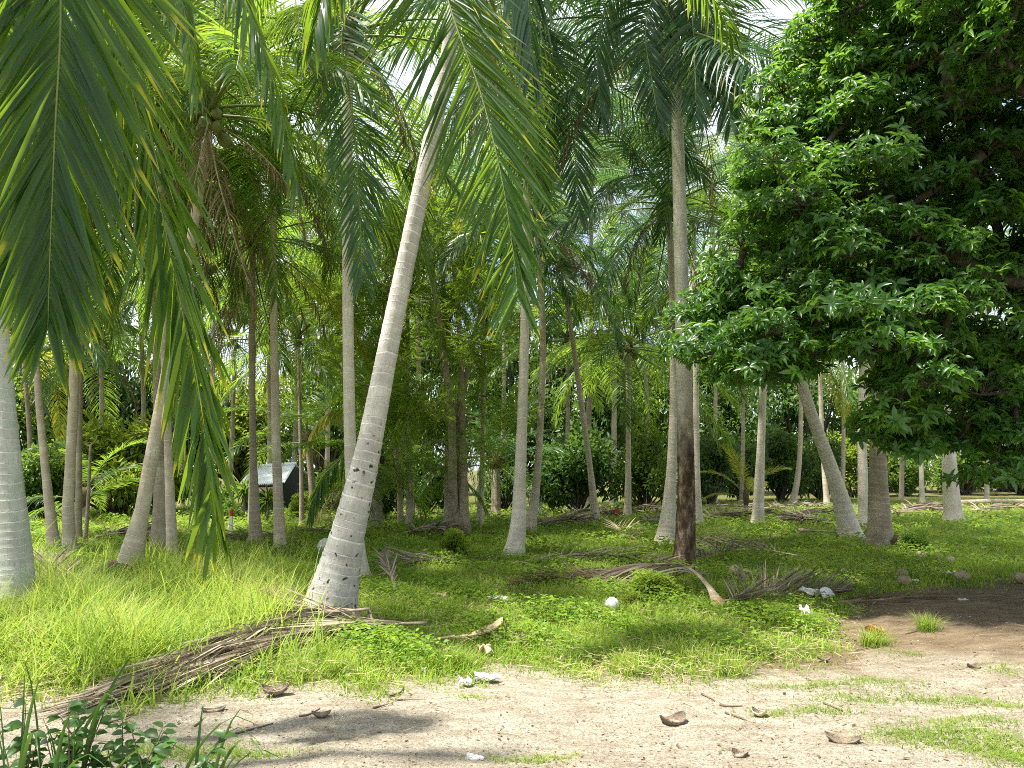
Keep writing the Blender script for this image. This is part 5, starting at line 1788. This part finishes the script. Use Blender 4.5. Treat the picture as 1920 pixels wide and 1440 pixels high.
sn_ = soilness(X, Y)
P_ = pxx(X, Y)
k_ = gg_.random(len(X)) < np.where(sn_ > 0, np.where((P_ > 1550) & (Y > 6), .6, .5), .25)
X, Y = X[k_], Y[k_]
n = len(X)
O = np.stack([X, Y, np.where(soilness(X, Y) > 0, track_z(X, Y) + .004, gz(X, Y) + .02) + gg_.uniform(0, .008, n)], 1)
az = gg_.uniform(0, 6.28, n)
D = np.stack([np.cos(az), np.sin(az), gg_.normal(0, .15, n)], 1)
N = np.stack([gg_.normal(0, .35, n), gg_.normal(0, .35, n), np.ones(n)], 1)
ln = np.minimum(gg_.exponential(.009, n) + .005, .05)
V, F, tt, rr = leaf_arrays(O, D, N, ln, ln * gg_.uniform(.15, .6, n), T_FLAT, gg_.random(n))
tag(ob('leaf_litter', mkmesh('leaf_litter', V, [(F, 0)], M['litter'], {'t': tt, 'r': rr})), kind='stuff')
# small stones in the track
X, Y = sample(gg_, 5000, 3.6, 11, 1.4)
k_ = soilness(X, Y) > .05
X, Y = X[k_], Y[k_]
pv, pf = blob((0, 0, 0), (1, 1, .6), 6, 4, .12, 2)
n = len(X)
s_ = np.minimum(gg_.exponential(.0025, n) + .0025, .018)
V = np.stack([X, Y, track_z(X, Y)], 1)[:, None, :] + pv[None] * s_[:, None, None]
F = (np.arange(n)[:, None, None] * len(pv) + pf[None]).reshape(-1, 4)
tag(ob('gravel', mkmesh('gravel', V.reshape(-1, 3), [(F, 0)], M['gravel'])), kind='stuff')

# ================================================================== FOREGROUND WEEDS (bottom left)
wl = [mkmesh('leaf', lv * np.array([1, .62, 1]), [(lf, 0)], M['weed'], {'t': lv[:, 0], 'r': np.full(8, q)}) for q in (.2, .5, .9)]


def weed(label, x, y, H, nst, seed, spread=.35, lsize=(.045, .085)):
    Yw = 3.55
    b = at(x, y, Yw)
    b[2] = float(gz(b[0], b[1]))
    e = empty('broadleaf_weed', b, label, 'weed', 'weeds at the lower left corner')
    g = np.random.default_rng(seed)
    for s in range(nst):
        tip = np.array([g.normal(0, spread), g.normal(0, spread * .5), H * g.uniform(.6, 1.05)])
        P = catmull([[g.normal(0, .05), g.normal(0, .05), 0], tip * [.35, .35, .55], tip], 16)
        V, F = tube(P, np.linspace(.006, .002, 16), 5)
        st = ob('stem', mkmesh('stem', V, [(f, 0) for f in F], M['twig'] if s % 2 else M['rachis']), e)
        T_ = nrm(np.gradient(P, axis=0))
        k = 0
        for i in range(4, 16):
            for sd in (-1, 1):
                if g.random() < .25:
                    continue
                a = g.uniform(0, 6.28)
                dirv = nrm(np.array([math.cos(a), math.sin(a) * .6, g.uniform(-.5, .25)]) + T_[i] * .3)
                nn = nrm(np.array([g.normal(0, .3), -.4 + g.normal(0, .3), 1.0]))
                w_ = nrm(np.cross(nn, dirv))
                n_ = np.cross(dirv, w_)
                s_ = g.uniform(*lsize)
                o = bpy.data.objects.new('leaf', wl[k % 3])
                k += 1
                col.objects.link(o)
                o.parent = st
                m4 = Matrix(((dirv[0], w_[0], n_[0], 0), (dirv[1], w_[1], n_[1], 0), (dirv[2], w_[2], n_[2], 0), (0, 0, 0, 1)))
                o.matrix_local = Matrix.Translation(Vector(P[i])) @ m4 @ Matrix.Scale(float(s_), 4)
    return e


weed('leafy dark weed at the bottom left corner', 40, 1480, .66, 9, 1, .15)
weed('leafy weed with tall side stem in the lower left', 130, 1480, .74, 9, 2, .13)
weed('dark broad leaved weed right of the lower left grass clump', 230, 1490, .60, 9, 3, .15, (.05, .09))
weed('sprawling weed with thin stem reaching right over the track', 290, 1490, .56, 6, 4, .18, (.045, .08))


def clump(label, x, y, nb, H, seed, spread=.10, Yw=3.5, w=.02):
    b = at(x, y, Yw)
    b[2] = float(gz(b[0], b[1]))
    e = empty('grass_clump', b, label, 'grass', 'broad bladed grass at the lower edge')
    g = np.random.default_rng(seed)
    for i in range(nb):
        a = g.uniform(0, 6.28)
        ln_ = H * g.uniform(.6, 1.1)
        le = g.uniform(.15, .7)
        p0 = np.array([g.normal(0, spread * .5), g.normal(0, spread * .3), 0])
        dv = np.array([math.cos(a), math.sin(a) * .5, 0])
        P = catmull([p0, p0 + dv * ln_ * le * .25 + [0, 0, ln_ * .55], p0 + dv * ln_ * le * .8 + [0, 0, ln_ * (.95 - .2 * le)], p0 + dv * ln_ * le * 1.3 + [0, 0, ln_ * (1.0 - .5 * le)]], 12)
        W = np.array([-dv[1], dv[0], 0]) * .5 + np.array([.7, 0, 0])
        W = nrm(W)
        hw = w * .5 * np.interp(np.linspace(0, 1, 12), [0, .3, .7, 1], [.7, 1, .75, .03])
        V = np.stack([P - W * hw[:, None], P + [0, .003, -.002], P + W * hw[:, None]], 1).reshape(-1, 3)
        ob('blade', mkmesh('blade', V, [(leaflet_faces(1, 12, 3), 0)], M['weed'], {'t': np.repeat(np.linspace(0, 1, 12), 3), 'r': np.full(36, g.random())}), e)
    return e


clump('tall broad grass blades standing at the lower left corner', 90, 1480, 18, .92, 11, .2)
clump('few broad grass blades by the frame bottom left of centre', 330, 1490, 8, .62, 12, .14, 3.6)
clump('single bent broad grass blade at the bottom of the track', 385, 1490, 3, .62, 13, .05, 3.6)
